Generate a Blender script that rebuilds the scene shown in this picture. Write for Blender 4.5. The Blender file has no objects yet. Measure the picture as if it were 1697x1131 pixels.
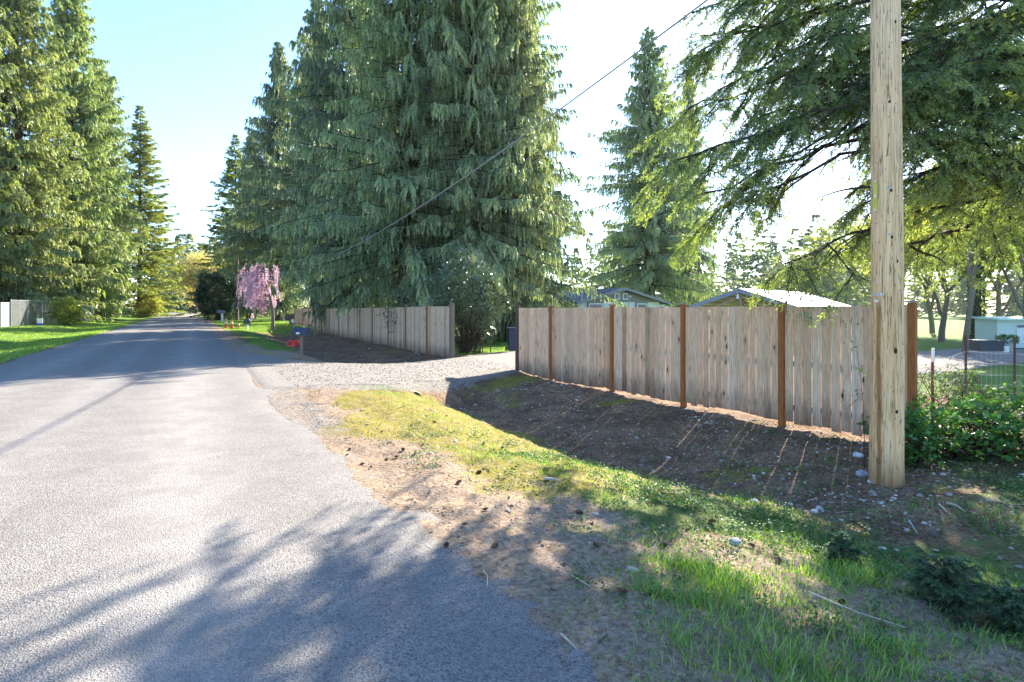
import bpy, bmesh, math, random
import numpy as np
from mathutils import Vector, Matrix, Euler

R = math.radians
scene = bpy.context.scene
C = scene.collection

# ------------------------------------------------------------------ camera, sky, sun, exposure
EYE, FPX, HZ, CX = 1.6, 943.0, 508.0, 848.5
cam = bpy.data.cameras.new('camera')
cam.sensor_width = 36.0
cam.lens = FPX / 1697 * 36
cam.shift_y = -(565.5 - HZ) / 1697
cam.clip_start = 0.05
cam.clip_end = 3000
camo = bpy.data.objects.new('camera', cam)
camo.location = (0, 0, EYE)
camo.rotation_euler = (R(90), 0, 0)
C.objects.link(camo)
scene.camera = camo

SUN_EL, SUN_AZ = R(29.0), R(32.0)          # azimuth: right of the +Y view axis
world = bpy.data.worlds.new('World')
scene.world = world
world.use_nodes = True
wn = world.node_tree
sky = wn.nodes.new('ShaderNodeTexSky')
sky.sky_type = 'NISHITA'
sky.sun_disc = False
sky.sun_elevation = SUN_EL
sky.sun_rotation = SUN_AZ
sky.air_density = 1.0
sky.dust_density = 0.4
sky.ozone_density = 5.5
wn.links.new(sky.outputs[0], wn.nodes['Background'].inputs[0])
wn.nodes['Background'].inputs[1].default_value = 0.108

SUN = Vector((math.sin(SUN_AZ) * math.cos(SUN_EL), math.cos(SUN_AZ) * math.cos(SUN_EL), math.sin(SUN_EL)))
sl = bpy.data.lights.new('sun', 'SUN')
sl.energy = 5.0
sl.angle = R(0.55)
sl.color = (1.0, 0.89, 0.74)
so = bpy.data.objects.new('sun', sl)
so.rotation_euler = (-SUN).to_track_quat('-Z', 'Y').to_euler()
so.location = SUN * 60
C.objects.link(so)

vs = scene.view_settings
vs.view_transform = 'Standard'
vs.look = 'None'
vs.exposure = 2.33
vs.gamma = 1.0
scene.cycles.max_bounces = 8
scene.cycles.diffuse_bounces = 4
scene.cycles.transparent_max_bounces = 12
scene.cycles.use_denoising = True

# ------------------------------------------------------------------ road frame and ground height
DX, DY = -0.48997, 0.87178                 # along the road
NX, NY = 0.87178, 0.48997                  # across the road, to the right


def sn2xy(s, n):
    return s * DX + n * NX, s * DY + n * NY


def xy2sn(x, y):
    return x * DX + y * DY, x * NX + y * NY


def sm(x, a, b):
    t = np.clip((x - a) / (b - a), 0, 1)
    return t * t * (3 - 2 * t)


KN = [-300, -40, -16, -11, -9, -7.2, -6, -5.2, -4.9, 1.4, 2.0, 3.2, 4.2, 5.1, 5.8, 6.8, 7.7, 9, 14, 40, 300]
KZ = [-1.0, .1, .12, .10, -.02, -.20, -.14, -.03, -.03, -.03, -.04, -.11, -.38, -.70, -.70, -.50, -.37, -.35, -.36, -.4, -1.5]
KNEAR = [-1.0, .1, .12, .10, -.02, -.20, -.14, -.03, -.03, -.03, -.035, -.10, -.24, -.37, -.37, -.31, -.30, -.30, -.36, -.4, -1.5]
KFAR = [-1.0, .1, .12, .10, -.02, -.20, -.14, -.03, -.03, -.03, -.04, -.10, -.34, -.60, -.62, -.45, -.36, -.36, -.40, -.5, -1.5]
DN = [1.4, 2.9, 3.6, 5.0, 5.9, 7.4, 8.5, 14]
DS_NEAR = [12.3, 12.0, 11.9, 12.6, 13.3, 14.2, 14.7, 15.0]
DS_FAR = [21.6, 18.5, 17.3, 16.7, 17.0, 17.8, 18.9, 22]


def vnoise(x, y, seed=0):
    """cheap smooth value noise on arrays"""
    x = np.asarray(x, float); y = np.asarray(y, float)
    xi = np.floor(x).astype(int); yi = np.floor(y).astype(int)
    fx = x - xi; fy = y - yi
    fx = fx * fx * (3 - 2 * fx); fy = fy * fy * (3 - 2 * fy)

    def h(a, b):
        v = np.sin(a * 127.1 + b * 311.7 + seed * 74.7) * 43758.5453
        return v - np.floor(v)
    return (h(xi, yi) * (1 - fx) + h(xi + 1, yi) * fx) * (1 - fy) + (h(xi, yi + 1) * (1 - fx) + h(xi + 1, yi + 1) * fx) * fy


def drive_w(s, n):
    a = np.interp(n, DN, DS_NEAR); b = np.interp(n, DN, DS_FAR)
    return sm(s, a - 1.0, a + .1) * (1 - sm(s, b - .1, b + 1.1)) * sm(n, 1.0, 1.5)


def ground_z(x, y, rough=True):
    x = np.asarray(x, float); y = np.asarray(y, float)
    s, n = xy2sn(x, y)
    z = np.interp(n, KN, KZ)
    for off in (-.25, .25):
        z = z + np.interp(n + off, KN, KZ)
    z = z / 3
    zn = np.interp(n, KN, KNEAR)
    zf = np.interp(n, KN, KFAR)
    wn_ = 1 - sm(s, 2.5, 6.5)
    z = z * (1 - wn_) + zn * wn_
    wf = sm(s, 19, 24)
    z = z * (1 - wf) + zf * wf
    wff = sm(s, 44, 52) * sm(n, 1.6, 2.5) * (1 - sm(n, 9, 14))
    z = z * (1 - wff) + (-.12) * wff
    dz = np.interp(n, [1.4, 3, 8.5, 14, 30], [-.03, -.07, -.24, -.3, -.4])
    w = drive_w(s, n)
    z = z * (1 - w) + dz * w
    z = z - 1.35 * sm(n, 10, 26) * sm(x / np.maximum(y, 1), .42, .62) * sm(x, 6, 16)
    if rough:
        off = 1 - sm(n, -5.3, -4.8) * (1 - sm(n, 1.35, 1.7))
        off = off * (1 - .8 * w)
        a = (vnoise(x * 1.3, y * 1.3, 1) - .5) * .07 + (vnoise(x * 4.1, y * 4.1, 2) - .5) * .045 + (vnoise(x * 9, y * 9, 3) - .5) * .028
        z = z + a * off * (1 - .6 * sm(np.hypot(x, y), 30, 60))
    return z


def gz(x, y):
    return float(ground_z(np.array([x]), np.array([y]))[0])


def px(p, Y):
    """world X of a thing seen in pixel column p at distance Y"""
    return (p - CX) / FPX * Y


def pz(q, Y):
    return EYE - (q - HZ) / FPX * Y


# ------------------------------------------------------------------ material helpers
class NT:
    def __init__(self, name):
        self.mat = bpy.data.materials.new(name)
        self.mat.use_nodes = True
        self.t = self.mat.node_tree
        self.b = self.t.nodes['Principled BSDF']
        self.out = self.t.nodes['Material Output']
        self._co = None

    def n(self, typ, **kw):
        nd = self.t.nodes.new(typ)
        for k, v in kw.items():
            setattr(nd, k, v)
        return nd

    def l(self, a, b):
        self.t.links.new(a, b)

    def co(self, scale=None, kind='Object'):
        tc = self.n('ShaderNodeTexCoord')
        o = tc.outputs[kind]
        if scale is not None:
            mp = self.n('ShaderNodeMapping')
            mp.inputs['Scale'].default_value = scale
            self.l(o, mp.inputs[0])
            return mp.outputs[0]
        return o

    def noise(self, scale, detail=4, rough=.55, vec=None, dist=0):
        nd = self.n('ShaderNodeTexNoise')
        nd.inputs['Scale'].default_value = scale
        nd.inputs['Detail'].default_value = detail
        nd.inputs['Roughness'].default_value = rough
        nd.inputs['Distortion'].default_value = dist
        self.l(vec if vec is not None else self.co(), nd.inputs['Vector'])
        return nd.outputs[0]

    def voro(self, scale, vec=None, out='Color', feature='F1', rand=1):
        nd = self.n('ShaderNodeTexVoronoi', feature=feature)
        nd.inputs['Scale'].default_value = scale
        nd.inputs['Randomness'].default_value = rand
        self.l(vec if vec is not None else self.co(), nd.inputs['Vector'])
        return nd.outputs[out]

    def attr(self, name):
        nd = self.n('ShaderNodeAttribute', attribute_name=name)
        return nd.outputs['Fac']

    def ramp(self, fac, stops, interp='LINEAR'):
        nd = self.n('ShaderNodeValToRGB')
        cr = nd.color_ramp
        cr.interpolation = interp
        while len(cr.elements) > 1:
            cr.elements.remove(cr.elements[-1])
        for i, (p, c) in enumerate(stops):
            if isinstance(c, (int, float)):
                c = (c, c, c)
            e = cr.elements[0] if i == 0 else cr.elements.new(p)
            e.position = p
            e.color = (*c[:3], 1)
        self.l(fac, nd.inputs[0])
        return nd.outputs[0]

    def mix(self, fac, a, b, blend='MIX'):
        nd = self.n('ShaderNodeMix', data_type='RGBA', blend_type=blend)
        for sock, v in ((0, fac), (6, a), (7, b)):
            if isinstance(v, (int, float)):
                nd.inputs[sock].default_value = v
            elif isinstance(v, tuple):
                nd.inputs[sock].default_value = (*v[:3], 1)
            else:
                self.l(v, nd.inputs[sock])
        return nd.outputs[2]

    def math(self, op, a, b=0.0, c=None, clamp=False):
        nd = self.n('ShaderNodeMath', operation=op, use_clamp=clamp)
        for i, v in enumerate((a, b, c)):
            if v is None:
                continue
            if isinstance(v, (int, float)):
                nd.inputs[i].default_value = v
            else:
                self.l(v, nd.inputs[i])
        return nd.outputs[0]

    def bump(self, h, strength=.4, dist=.01):
        nd = self.n('ShaderNodeBump')
        nd.inputs['Strength'].default_value = strength
        nd.inputs['Distance'].default_value = dist
        self.l(h, nd.inputs['Height'])
        self.l(nd.outputs[0], self.b.inputs['Normal'])
        return nd.outputs[0]

    def col(self, c):
        if isinstance(c, tuple):
            self.b.inputs['Base Color'].default_value = (*c[:3], 1)
        else:
            self.l(c, self.b.inputs['Base Color'])
        return self

    def rough(self, r, spec=.3, metal=0):
        self.b.inputs['Roughness'].default_value = r
        self.b.inputs['Specular IOR Level'].default_value = spec
        self.b.inputs['Metallic'].default_value = metal
        return self


def plain(name, c, rough=.6, spec=.3, metal=0, var=.15, scale=8):
    m = NT(name)
    f = m.noise(scale, 5)
    d = tuple(x * (1 - var) for x in c); e = tuple(min(1, x * (1 + var)) for x in c)
    m.col(m.ramp(f, [(.3, d), (.7, e)])).rough(rough, spec, metal)
    return m.mat


def leafmat(name, stops, trans=.35, gloss=.06, rough=.45, tcol=(1.25, 1.35, .6), objvar=.12):
    """two-sided foliage: diffuse + translucent + a little sheen, tinted per leaf"""
    m = NT(name)
    t = m.attr('tint')
    c = m.ramp(t, stops)
    oi = m.n('ShaderNodeObjectInfo')
    hs = m.n('ShaderNodeHueSaturation')
    m.l(c, hs.inputs['Color'])
    m.l(m.math('MULTIPLY_ADD', oi.outputs['Random'], objvar * 2, 1 - objvar), hs.inputs['Value'])
    m.l(m.math('MULTIPLY_ADD', oi.outputs['Random'], .02, .49), hs.inputs['Hue'])
    c = hs.outputs[0]
    d = m.n('ShaderNodeBsdfDiffuse'); m.l(c, d.inputs[0])
    tr = m.n('ShaderNodeBsdfTranslucent')
    m.l(m.mix(1.0, c, tcol, 'MULTIPLY'), tr.inputs[0])
    mx = m.n('ShaderNodeMixShader'); mx.inputs[0].default_value = trans
    m.l(d.outputs[0], mx.inputs[1]); m.l(tr.outputs[0], mx.inputs[2])
    g = m.n('ShaderNodeBsdfGlossy'); g.inputs['Roughness'].default_value = rough
    g.inputs[0].default_value = (.9, .95, 1, 1)
    mx2 = m.n('ShaderNodeMixShader'); mx2.inputs[0].default_value = gloss
    m.l(mx.outputs[0], mx2.inputs[1]); m.l(g.outputs[0], mx2.inputs[2])
    m.l(mx2.outputs[0], m.out.inputs[0])
    m.t.nodes.remove(m.b)
    return m.mat


# ------------------------------------------------------------------ mesh helpers
def link(name, me, parent=None):
    o = bpy.data.objects.new(name, me)
    C.objects.link(o)
    if parent is not None:
        o.parent = parent
    return o


def quadmesh(name, V, F, mat, tint=None, smooth=False):
    V = np.ascontiguousarray(V, dtype=np.float32); F = np.ascontiguousarray(F, dtype=np.int32)
    me = bpy.data.meshes.new(name)
    me.vertices.add(len(V)); me.vertices.foreach_set('co', V.ravel())
    me.loops.add(F.size); me.loops.foreach_set('vertex_index', F.ravel())
    me.polygons.add(len(F))
    me.polygons.foreach_set('loop_start', np.arange(0, F.size, 4, dtype=np.int32))
    me.polygons.foreach_set('use_smooth', np.full(len(F), smooth))
    if tint is not None:
        a = me.attributes.new('tint', 'FLOAT', 'FACE')
        a.data.foreach_set('value', np.ascontiguousarray(tint, dtype=np.float32))
    me.materials.append(mat)
    me.update(calc_edges=True)
    return me


def norm(a):
    return a / np.maximum(np.linalg.norm(a, axis=-1, keepdims=True), 1e-9)


def kites(P, D, S, L, W, mid=.45):
    """leaf quads: base P, direction D, side S, length L, width W"""
    L = np.asarray(L)[:, None]; W = np.asarray(W)[:, None]
    n = len(P)
    V = np.empty((n, 4, 3), np.float32)
    V[:, 0] = P
    V[:, 1] = P + D * L * mid + S * W * .5
    V[:, 2] = P + D * L
    V[:, 3] = P + D * L * mid - S * W * .5
    return V.reshape(-1, 3), np.arange(4 * n).reshape(n, 4)


def rand_side(rng, D):
    return norm(np.cross(D, rng.normal(size=D.shape)))


class Quads:
    """collects quad batches"""
    def __init__(self):
        self.V, self.F, self.T, self.k = [], [], [], 0

    def add(self, V, F, t=None):
        self.V.append(np.asarray(V, np.float32)); self.F.append(np.asarray(F) + self.k); self.k += len(V)
        self.T.append(np.full(len(F), .5) if t is None else np.broadcast_to(t, (len(F),)))

    def tube(self, pts, rad, sides=6, t=None, cap=False):
        pts = np.asarray(pts, float); m = len(pts)
        rad = np.broadcast_to(np.asarray(rad, float), (m,))
        tan = norm(np.gradient(pts, axis=0))
        ref = np.array([0, 0, 1.0]) if abs(tan[0, 2]) < .9 else np.array([1.0, 0, 0])
        a = norm(np.cross(tan, ref)); b = np.cross(tan, a)
        ang = np.arange(sides) * 2 * np.pi / sides
        V = pts[:, None] + rad[:, None, None] * (np.cos(ang)[None, :, None] * a[:, None] + np.sin(ang)[None, :, None] * b[:, None])
        i, j = np.meshgrid(np.arange(m - 1), np.arange(sides), indexing='ij')
        j2 = (j + 1) % sides
        F = np.stack([i * sides + j, i * sides + j2, (i + 1) * sides + j2, (i + 1) * sides + j], -1).reshape(-1, 4)
        self.add(V.reshape(-1, 3), F, t)

    def box(self, c, size, rot=None, t=None):
        x, y, z = np.asarray(size) / 2
        V = np.array([[-x, -y, -z], [x, -y, -z], [x, y, -z], [-x, y, -z], [-x, -y, z], [x, -y, z], [x, y, z], [-x, y, z]])
        if rot is not None:
            V = V @ np.asarray(rot).T
        F = np.array([[0, 3, 2, 1], [4, 5, 6, 7], [0, 1, 5, 4], [1, 2, 6, 5], [2, 3, 7, 6], [3, 0, 4, 7]])
        self.add(V + np.asarray(c), F, t)

    def mesh(self, name, mat, smooth=False):
        return quadmesh(name, np.concatenate(self.V), np.concatenate(self.F), mat, np.concatenate(self.T), smooth)

    def obj(self, name, mat, parent=None, smooth=False):
        return link(name, self.mesh(name, mat, smooth), parent)


class MB:
    """small general mesh builder on bmesh"""
    def __init__(self):
        self.b = bmesh.new()

    def box(self, c, size, rz=0, bevel=0, rot=None):
        m = Matrix.Translation(c) @ (rot if rot is not None else Matrix.Rotation(rz, 4, 'Z')) @ Matrix.Diagonal((*size, 1))
        r = bmesh.ops.create_cube(self.b, size=1, matrix=m)
        if bevel:
            es = list({e for v in r['verts'] for e in v.link_edges})
            bmesh.ops.bevel(self.b, geom=es, offset=bevel, segments=2, affect='EDGES')
        return self

    def cyl(self, c, r1, r2, h, seg=16, rot=None):
        m = Matrix.Translation(c) @ (rot if rot is not None else Matrix())
        bmesh.ops.create_cone(self.b, cap_ends=True, segments=seg, radius1=r1, radius2=r2, depth=h, matrix=m)
        return self

    def ball(self, c, size, seg=12, rot=None):
        m = Matrix.Translation(c) @ (rot if rot is not None else Matrix()) @ Matrix.Diagonal((*size, 1))
        bmesh.ops.create_uvsphere(self.b, u_segments=seg, v_segments=max(6, seg // 2 + 2), radius=1, matrix=m)
        return self

    def prism(self, poly, depth, mat4):
        """polygon in local XZ, extruded along local Y by depth, centred"""
        a = [self.b.verts.new(mat4 @ Vector((x, -depth / 2, z))) for x, z in poly]
        b = [self.b.verts.new(mat4 @ Vector((x, depth / 2, z))) for x, z in poly]
        n = len(poly)
        self.b.faces.new(a); self.b.faces.new(b[::-1])
        for i in range(n):
            self.b.faces.new((a[i], b[i], b[(i + 1) % n], a[(i + 1) % n]))
        return self

    def quad(self, pts):
        self.b.faces.new([self.b.verts.new(p) for p in pts])
        return self

    def obj(self, name, mat, parent=None, smooth=False):
        bmesh.ops.recalc_face_normals(self.b, faces=self.b.faces[:])
        me = bpy.data.meshes.new(name)
        self.b.to_mesh(me); self.b.free()
        me.materials.append(mat)
        if smooth:
            me.shade_smooth() if hasattr(me, 'shade_smooth') else None
            me.set_sharp_from_angle(angle=R(40))
        return link(name, me, parent)


def empty(name, loc, rz=0, label=None, cat=None, group=None, scale=None):
    o = bpy.data.objects.new(name, None)
    o.empty_display_size = .2
    C.objects.link(o)
    o.location = loc; o.rotation_euler = (0, 0, rz)
    if scale is not None:
        o.scale = scale
    return tag(o, label, cat, group) if label else o


def tag(o, label=None, cat=None, group=None, kind=None):
    if label: o['label'] = label
    if cat: o['category'] = cat
    if group: o['group'] = group
    if kind: o['kind'] = kind
    return o


def copy_tree(root, loc, rz=0, scale=(1, 1, 1), label=None, group=None):
    r = root.copy(); C.objects.link(r)
    r.location = loc; r.rotation_euler = (0, 0, rz); r.scale = scale
    if label: r['label'] = label
    if group: r['group'] = group
    for ch in list(root.children):
        c = ch.copy(); C.objects.link(c); c.parent = r
        for g in list(ch.children):
            d = g.copy(); C.objects.link(d); d.parent = c
    return r


# ------------------------------------------------------------------ ground
def ground_material():
    m = NT('ground')
    big = m.noise(.55, 5, .6)
    mid = m.noise(3.2, 6, .62)
    fine = m.noise(24, 8, .7)
    speck = m.voro(70, out='Color')
    sv = m.n('ShaderNodeSeparateColor'); m.l(speck, sv.inputs[0])
    speck1 = sv.outputs[0]
    soil = m.ramp(fine, [(.30, (.05, .027, .014)), (.48, (.185, .108, .06)), (.68, (.42, .265, .155))])
    peb = m.ramp(speck1, [(.78, 0), (.86, 1)])
    soil = m.mix(m.math('MULTIPLY', peb, .5), soil, (.30, .27, .25))
    soil = m.mix(m.ramp(m.noise(1.6, 6, .7), [(.42, .55), (.58, 0)]), soil, (.05, .034, .022))
    soil = m.mix(m.ramp(m.noise(2.3, 6, .75, vec=m.co((1, 1, 1.3))), [(.54, 0), (.66, .5)]), soil, (.30, .215, .13))
    # needle strewn shoulder: pinkish tan with grit
    need = m.ramp(fine, [(.30, (.075, .052, .036)), (.46, (.225, .168, .115)), (.68, (.39, .315, .23))])
    rust = m.ramp(m.noise(6.5, 6, .7), [(.50, 0), (.66, 1)])
    need = m.mix(m.math('MULTIPLY', rust, .26), need, (.38, .19, .09))
    grit = m.ramp(speck1, [(.0, (.11, .09, .075)), (.5, (.215, .18, .15)), (1, (.35, .30, .255))])
    need = m.mix(m.ramp(mid, [(.46, 0), (.62, .6)]), need, grit)
    # moss and thin grass
    moss = m.ramp(fine, [(.25, (.07, .058, .014)), (.5, (.19, .17, .03)), (.75, (.30, .28, .065))])
    tan = m.ramp(speck1, [(0, (.16, .12, .07)), (1, (.34, .27, .16))])
    moss = m.mix(m.ramp(m.noise(9, 6, .7), [(.5, 0), (.62, .8)]), moss, tan)
    # lawn
    lawn = m.ramp(fine, [(.25, (.035, .075, .012)), (.5, (.085, .17, .022)), (.78, (.17, .26, .045))])
    lawn = m.mix(m.ramp(big, [(.4, 0), (.7, .45)]), lawn, (.16, .20, .04))
    # weeds under the pole
    weed = m.ramp(fine, [(.25, (.03, .042, .014)), (.5, (.085, .125, .035)), (.75, (.16, .22, .065))])
    grav = m.ramp(m.voro(38, out='Color'), [(0, (.11, .10, .09)), (.5, (.21, .195, .175)), (1, (.33, .31, .28))])

    def mask(name, amt=.9):
        a = m.attr(name)
        v = m.math('MULTIPLY_ADD', m.math('SUBTRACT', mid, .5), amt, a)
        v = m.math('MULTIPLY_ADD', m.math('SUBTRACT', fine, .5), amt * .9, v)
        return m.ramp(v, [(.38, 0), (.60, 1)])
    c = soil
    c = m.mix(mask('weed', 1.3), c, weed)
    c = m.mix(mask('needle', .9), c, need)
    c = m.mix(mask('moss', 1.2), c, moss)
    c = m.mix(mask('gravel', .6), c, grav)
    c = m.mix(mask('lawn', .6), c, lawn)
    m.col(c).rough(.95, .1)
    h = m.mix(.5, m.noise(60, 6, .7), speck)
    m.bump(m.math('ADD', h, m.math('MULTIPLY', m.noise(9, 6, .7), 1.6)), .8, .02)
    return m.mat


def grow(a, b, step, end, f=1.18):
    v = list(np.arange(a, b, step)); d = step
    while v[-1] < end:
        d *= f; v.append(v[-1] + d)
    return v


sl_ = grow(-1.5, 16, .065, 460, 1.12)
sl_ = [-300, -150, -80, -40, -20, -12, -8, -6, -5, -4, -3.2, -2.6, -2.1, -1.7] + sl_
nl_ = list(np.arange(-8, 1.0, .25)) + grow(1.0, 9.0, .065, 420, 1.13)
neg = [-8.0]; d_ = .25
while neg[-1] > -420:
    d_ *= 1.18; neg.append(neg[-1] - d_)
nl_ = neg[:0:-1] + nl_
S_, N_ = np.meshgrid(np.array(sl_), np.array(nl_), indexing='ij')
GX, GY = sn2xy(S_, N_)
GZ = ground_z(GX, GY)
# keep the ground well under the road sheet
under = sm(N_, -4.6, -4.3) * (1 - sm(N_, 1.0, 1.2))
GZ = GZ - .05 * under
ni, nj = GX.shape
idx = np.arange(ni * nj).reshape(ni, nj)
GF = np.stack([idx[:-1, :-1], idx[1:, :-1], idx[1:, 1:], idx[:-1, 1:]], -1).reshape(-1, 4)[:, ::-1]
gmat = ground_material()
gme = quadmesh('ground', np.stack([GX, GY, GZ], -1).reshape(-1, 3), GF, gmat, smooth=True)
s, n, X, Y = S_, N_, GX, GY
wob = (vnoise(X * .8, Y * .8, 5) - .5)
wob2 = (vnoise(X * .35, Y * .35, 6) - .5)
near = 1 - sm(s, 24, 30)
left = 1 - sm(n, -5.0, -4.6)
needle = sm(n, .9, 1.2) * (1 - sm(n + wob * 1.6, 2.6, 4.2)) * near
needle = np.maximum(needle, .75 * sm(n, .9, 1.2) * (1 - sm(n + wob, 1.9, 2.4)) * sm(s, 22, 26))
needle = needle * (1 - .75 * (1 - sm(s, .3, 2.2)) * sm(n, 1.6, 2.4))
moss = sm(n + wob * 1.8, 1.65, 2.7) * (1 - sm(n + wob * .8, 4.4, 5.6)) * sm(s + wob2 * 3, 3.2, 5.4) * (1 - sm(s, 12.6, 13.4)) * (.62 + .55 * vnoise(X * .9, Y * .9, 8))
moss = np.maximum(moss, .8 * np.exp(-((s - 13.3) / .9) ** 2) * sm(n, 4, 5) * (1 - sm(n, 8, 8.6)))
moss = np.maximum(moss, .50 * sm(vnoise(X * 1.1, Y * 1.1, 12), .55, .9) * sm(n, 5, 6) * (1 - sm(n, 7.8, 8.5)) * near)
weed = (1 - sm(s + wob2 * 3, 3.6, 7.0)) * sm(n + wob * 1.5, 1.9, 3.1) * (.66 + .5 * wob)
weed = weed * (1 - .62 * sm(n, 4.6, 5.6) * sm(s, 2.0, 3.4))
weed = np.maximum(weed, sm(n, 9.5, 10.5) * .2)
lawn = np.maximum(left * sm(-n, 4.7, 5.0), sm(n, 9.0, 10.2) * sm(s, 12, 15))
lawn = np.maximum(lawn, sm(n, 1.9, 2.6) * (1 - sm(n, 3.6, 4.5)) * sm(s, 21, 24) * .62)
lawn = np.maximum(lawn, sm(s, 44, 50) * sm(n, 1.6, 2.3))
lawn = np.maximum(lawn, sm(n, 14, 17))
lawn = np.maximum(lawn, .7 * np.exp(-((s - 20.0 + .55 * (n - 3)) / .8) ** 2) * sm(n, 3, 3.6) * (1 - sm(n, 8, 9)))
bare = np.exp(-((s - 52) / 4.0) ** 2 - ((n + 8.4) / 1.1) ** 2)
lawn = lawn * (1 - .9 * bare)
needle = np.maximum(needle, .7 * bare)
gravel = np.zeros_like(n)
yard = sm(n, 12.5, 14) * (1 - sm(n, 23, 25)) * (1 - sm(s, 4, 7)) * sm(X / np.maximum(Y, 1), .5, .6)
gravel = np.maximum(gravel, yard)
lawn = lawn * (1 - yard)
gravel = np.maximum(gravel, .55 * sm(n, 1.0, 1.2) * (1 - sm(n, 1.7, 2.2)) * sm(s, 6, 8) * (1 - sm(s, 12, 13)))
dw = drive_w(s, n)
gravel = np.maximum(gravel, dw * .9)
moss = moss * (1 - dw); needle = needle * (1 - .8 * dw); lawn = lawn * (1 - sm(dw, .2, .7))
for nm, a in (('needle', needle), ('moss', moss), ('weed', weed), ('lawn', lawn), ('gravel', gravel)):
    at = gme.attributes.new(nm, 'FLOAT', 'POINT')
    at.data.foreach_set('value', np.ascontiguousarray(a, dtype=np.float32).ravel())
tag(link('ground', gme), kind='structure')

# road: chip-sealed sheet with a ragged right edge
def road_material():
    m = NT('road_asphalt')
    v = m.voro(115, out='Color')
    sp = m.n('ShaderNodeSeparateColor'); m.l(v, sp.inputs[0])
    chips = m.ramp(sp.outputs[0], [(0, (.07, .067, .064)), (.22, (.145, .138, .13)), (.55, (.20, .191, .178)), (1, (.275, .262, .242))])
    big = m.noise(.45, 5, .6)
    c = m.mix(m.ramp(big, [(.35, .0), (.7, .35)]), chips, (.15, .143, .135))
    st = m.noise(1.0, 4, .6, vec=None)
    c = m.mix(m.math('MULTIPLY', m.ramp(m.noise(14, 7, .75), [(.52, 0), (.68, 1)]), .45), c, (.10, .095, .09))
    c = m.mix(m.math('MULTIPLY', m.attr('wear'), .35), c, (.34, .325, .30))
    blot = m.noise(2.1, 5, .62)
    c = m.mix(m.ramp(blot, [(.42, .28), (.56, 0)]), c, (.115, .108, .10))
    crk = m.n('ShaderNodeTexVoronoi', feature='DISTANCE_TO_EDGE'); crk.inputs['Scale'].default_value = .55
    wv = m.n('ShaderNodeVectorMath', operation='ADD'); m.l(m.co(), wv.inputs[0])
    nz = m.n('ShaderNodeTexNoise'); nz.inputs['Scale'].default_value = 2.5; nz.inputs['Detail'].default_value = 5; m.l(m.co(), nz.inputs['Vector'])
    m.l(nz.outputs['Color'], wv.inputs[1]); m.l(wv.outputs[0], crk.inputs['Vector'])
    ck = m.math('MULTIPLY', m.ramp(crk.outputs['Distance'], [(.0, 1), (.006, 0)]), m.ramp(m.noise(.6, 3), [(.5, 0), (.6, .55)]))
    c = m.mix(ck, c, (.05, .047, .045))
    m.col(c).rough(.85, .2)
    h = m.math('ADD', m.voro(115, out='Distance'), m.math('MULTIPLY', m.noise(40, 5), .6))
    m.bump(h, .75, .006)
    return m.mat


rs = np.array([-300, -100, -40, -15, -8] + list(np.arange(-5, 26, .12)) + list(np.arange(26, 60, .6)) + list(np.arange(60, 175, 3)))
rt = np.linspace(0, 1, 26)
redge = np.interp(rs, [0, 2.4, 4.5, 12, 20], [1.80, 1.76, 1.52, 1.26, 1.40]) + .07 * (vnoise(rs * .55, rs * 0, 21) - .5) * 2 + .09 * (vnoise(rs * 2.2, rs * 0, 22) - .5) * 2 + .05 * (vnoise(rs * 7, rs * 0, 23) - .5) * 2
redge = redge + .32 * np.exp(-((rs - 11.7) / .45) ** 2) - .12 * np.exp(-((rs - 10.3) / .8) ** 2)
ledge = -4.87 + .10 * (vnoise(rs * .6, rs * 0, 24) - .5) * 2 + .06 * (vnoise(rs * 3, rs * 0, 25) - .5) * 2
RN = ledge[:, None] + (redge - ledge)[:, None] * rt[None]
RSg = np.broadcast_to(rs[:, None], RN.shape)
RX, RY = sn2xy(RSg, RN)
tc_ = (RN + 1.73) / 3.13
RZ = .055 * (1 - np.clip(tc_, -1, 1) ** 2) - .022
RZ[:, 0] -= .03; RZ[:, -1] -= .03
idx = np.arange(RN.size).reshape(RN.shape)
RF = np.stack([idx[:-1, :-1], idx[1:, :-1], idx[1:, 1:], idx[:-1, 1:]], -1).reshape(-1, 4)[:, ::-1]
rme = quadmesh('road', np.stack([RX, RY, RZ], -1).reshape(-1, 3), RF, road_material(), smooth=True)
wear = np.exp(-((RN + .1) / .45) ** 2) + np.exp(-((RN + 3.3) / .45) ** 2) + .6 * np.exp(-((RN + 1.7) / .3) ** 2)
at = rme.attributes.new('wear', 'FLOAT', 'POINT')
at.data.foreach_set('value', np.ascontiguousarray(wear, dtype=np.float32).ravel())
tag(link('road', rme), kind='structure')

# gravel driveway sheet
gm = NT('driveway_gravel')
sp = gm.n('ShaderNodeSeparateColor'); gm.l(gm.voro(62, out='Color'), sp.inputs[0])
gc = gm.ramp(sp.outputs[0], [(0, (.085, .08, .072)), (.3, (.145, .135, .122)), (.7, (.205, .192, .176)), (1, (.28, .265, .245))])
gc = gm.mix(gm.ramp(gm.noise(1.3, 5, .6), [(.45, 0), (.7, .5)]), gc, (.19, .17, .14))
gm.col(gc).rough(.9, .2)
gm.bump(gm.voro(62, out='Distance'), .5, .008)
dn = np.array(list(np.arange(1.2, 9, .12)) + list(np.arange(9, 26, .8)))
dt = np.linspace(0, 1, 60)
da = np.interp(dn, DN + [26], DS_NEAR + [16]) + .35 * (vnoise(dn * 1.1, dn * 0, 31) - .5) + .2 * (vnoise(dn * 4, dn * 0, 32) - .5)
db = np.interp(dn, DN + [26], DS_FAR + [26]) + .4 * (vnoise(dn * 1.1, dn * 0, 33) - .5) + .2 * (vnoise(dn * 4, dn * 0, 34) - .5)
DSg = da[:, None] + (db - da)[:, None] * dt[None]
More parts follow.
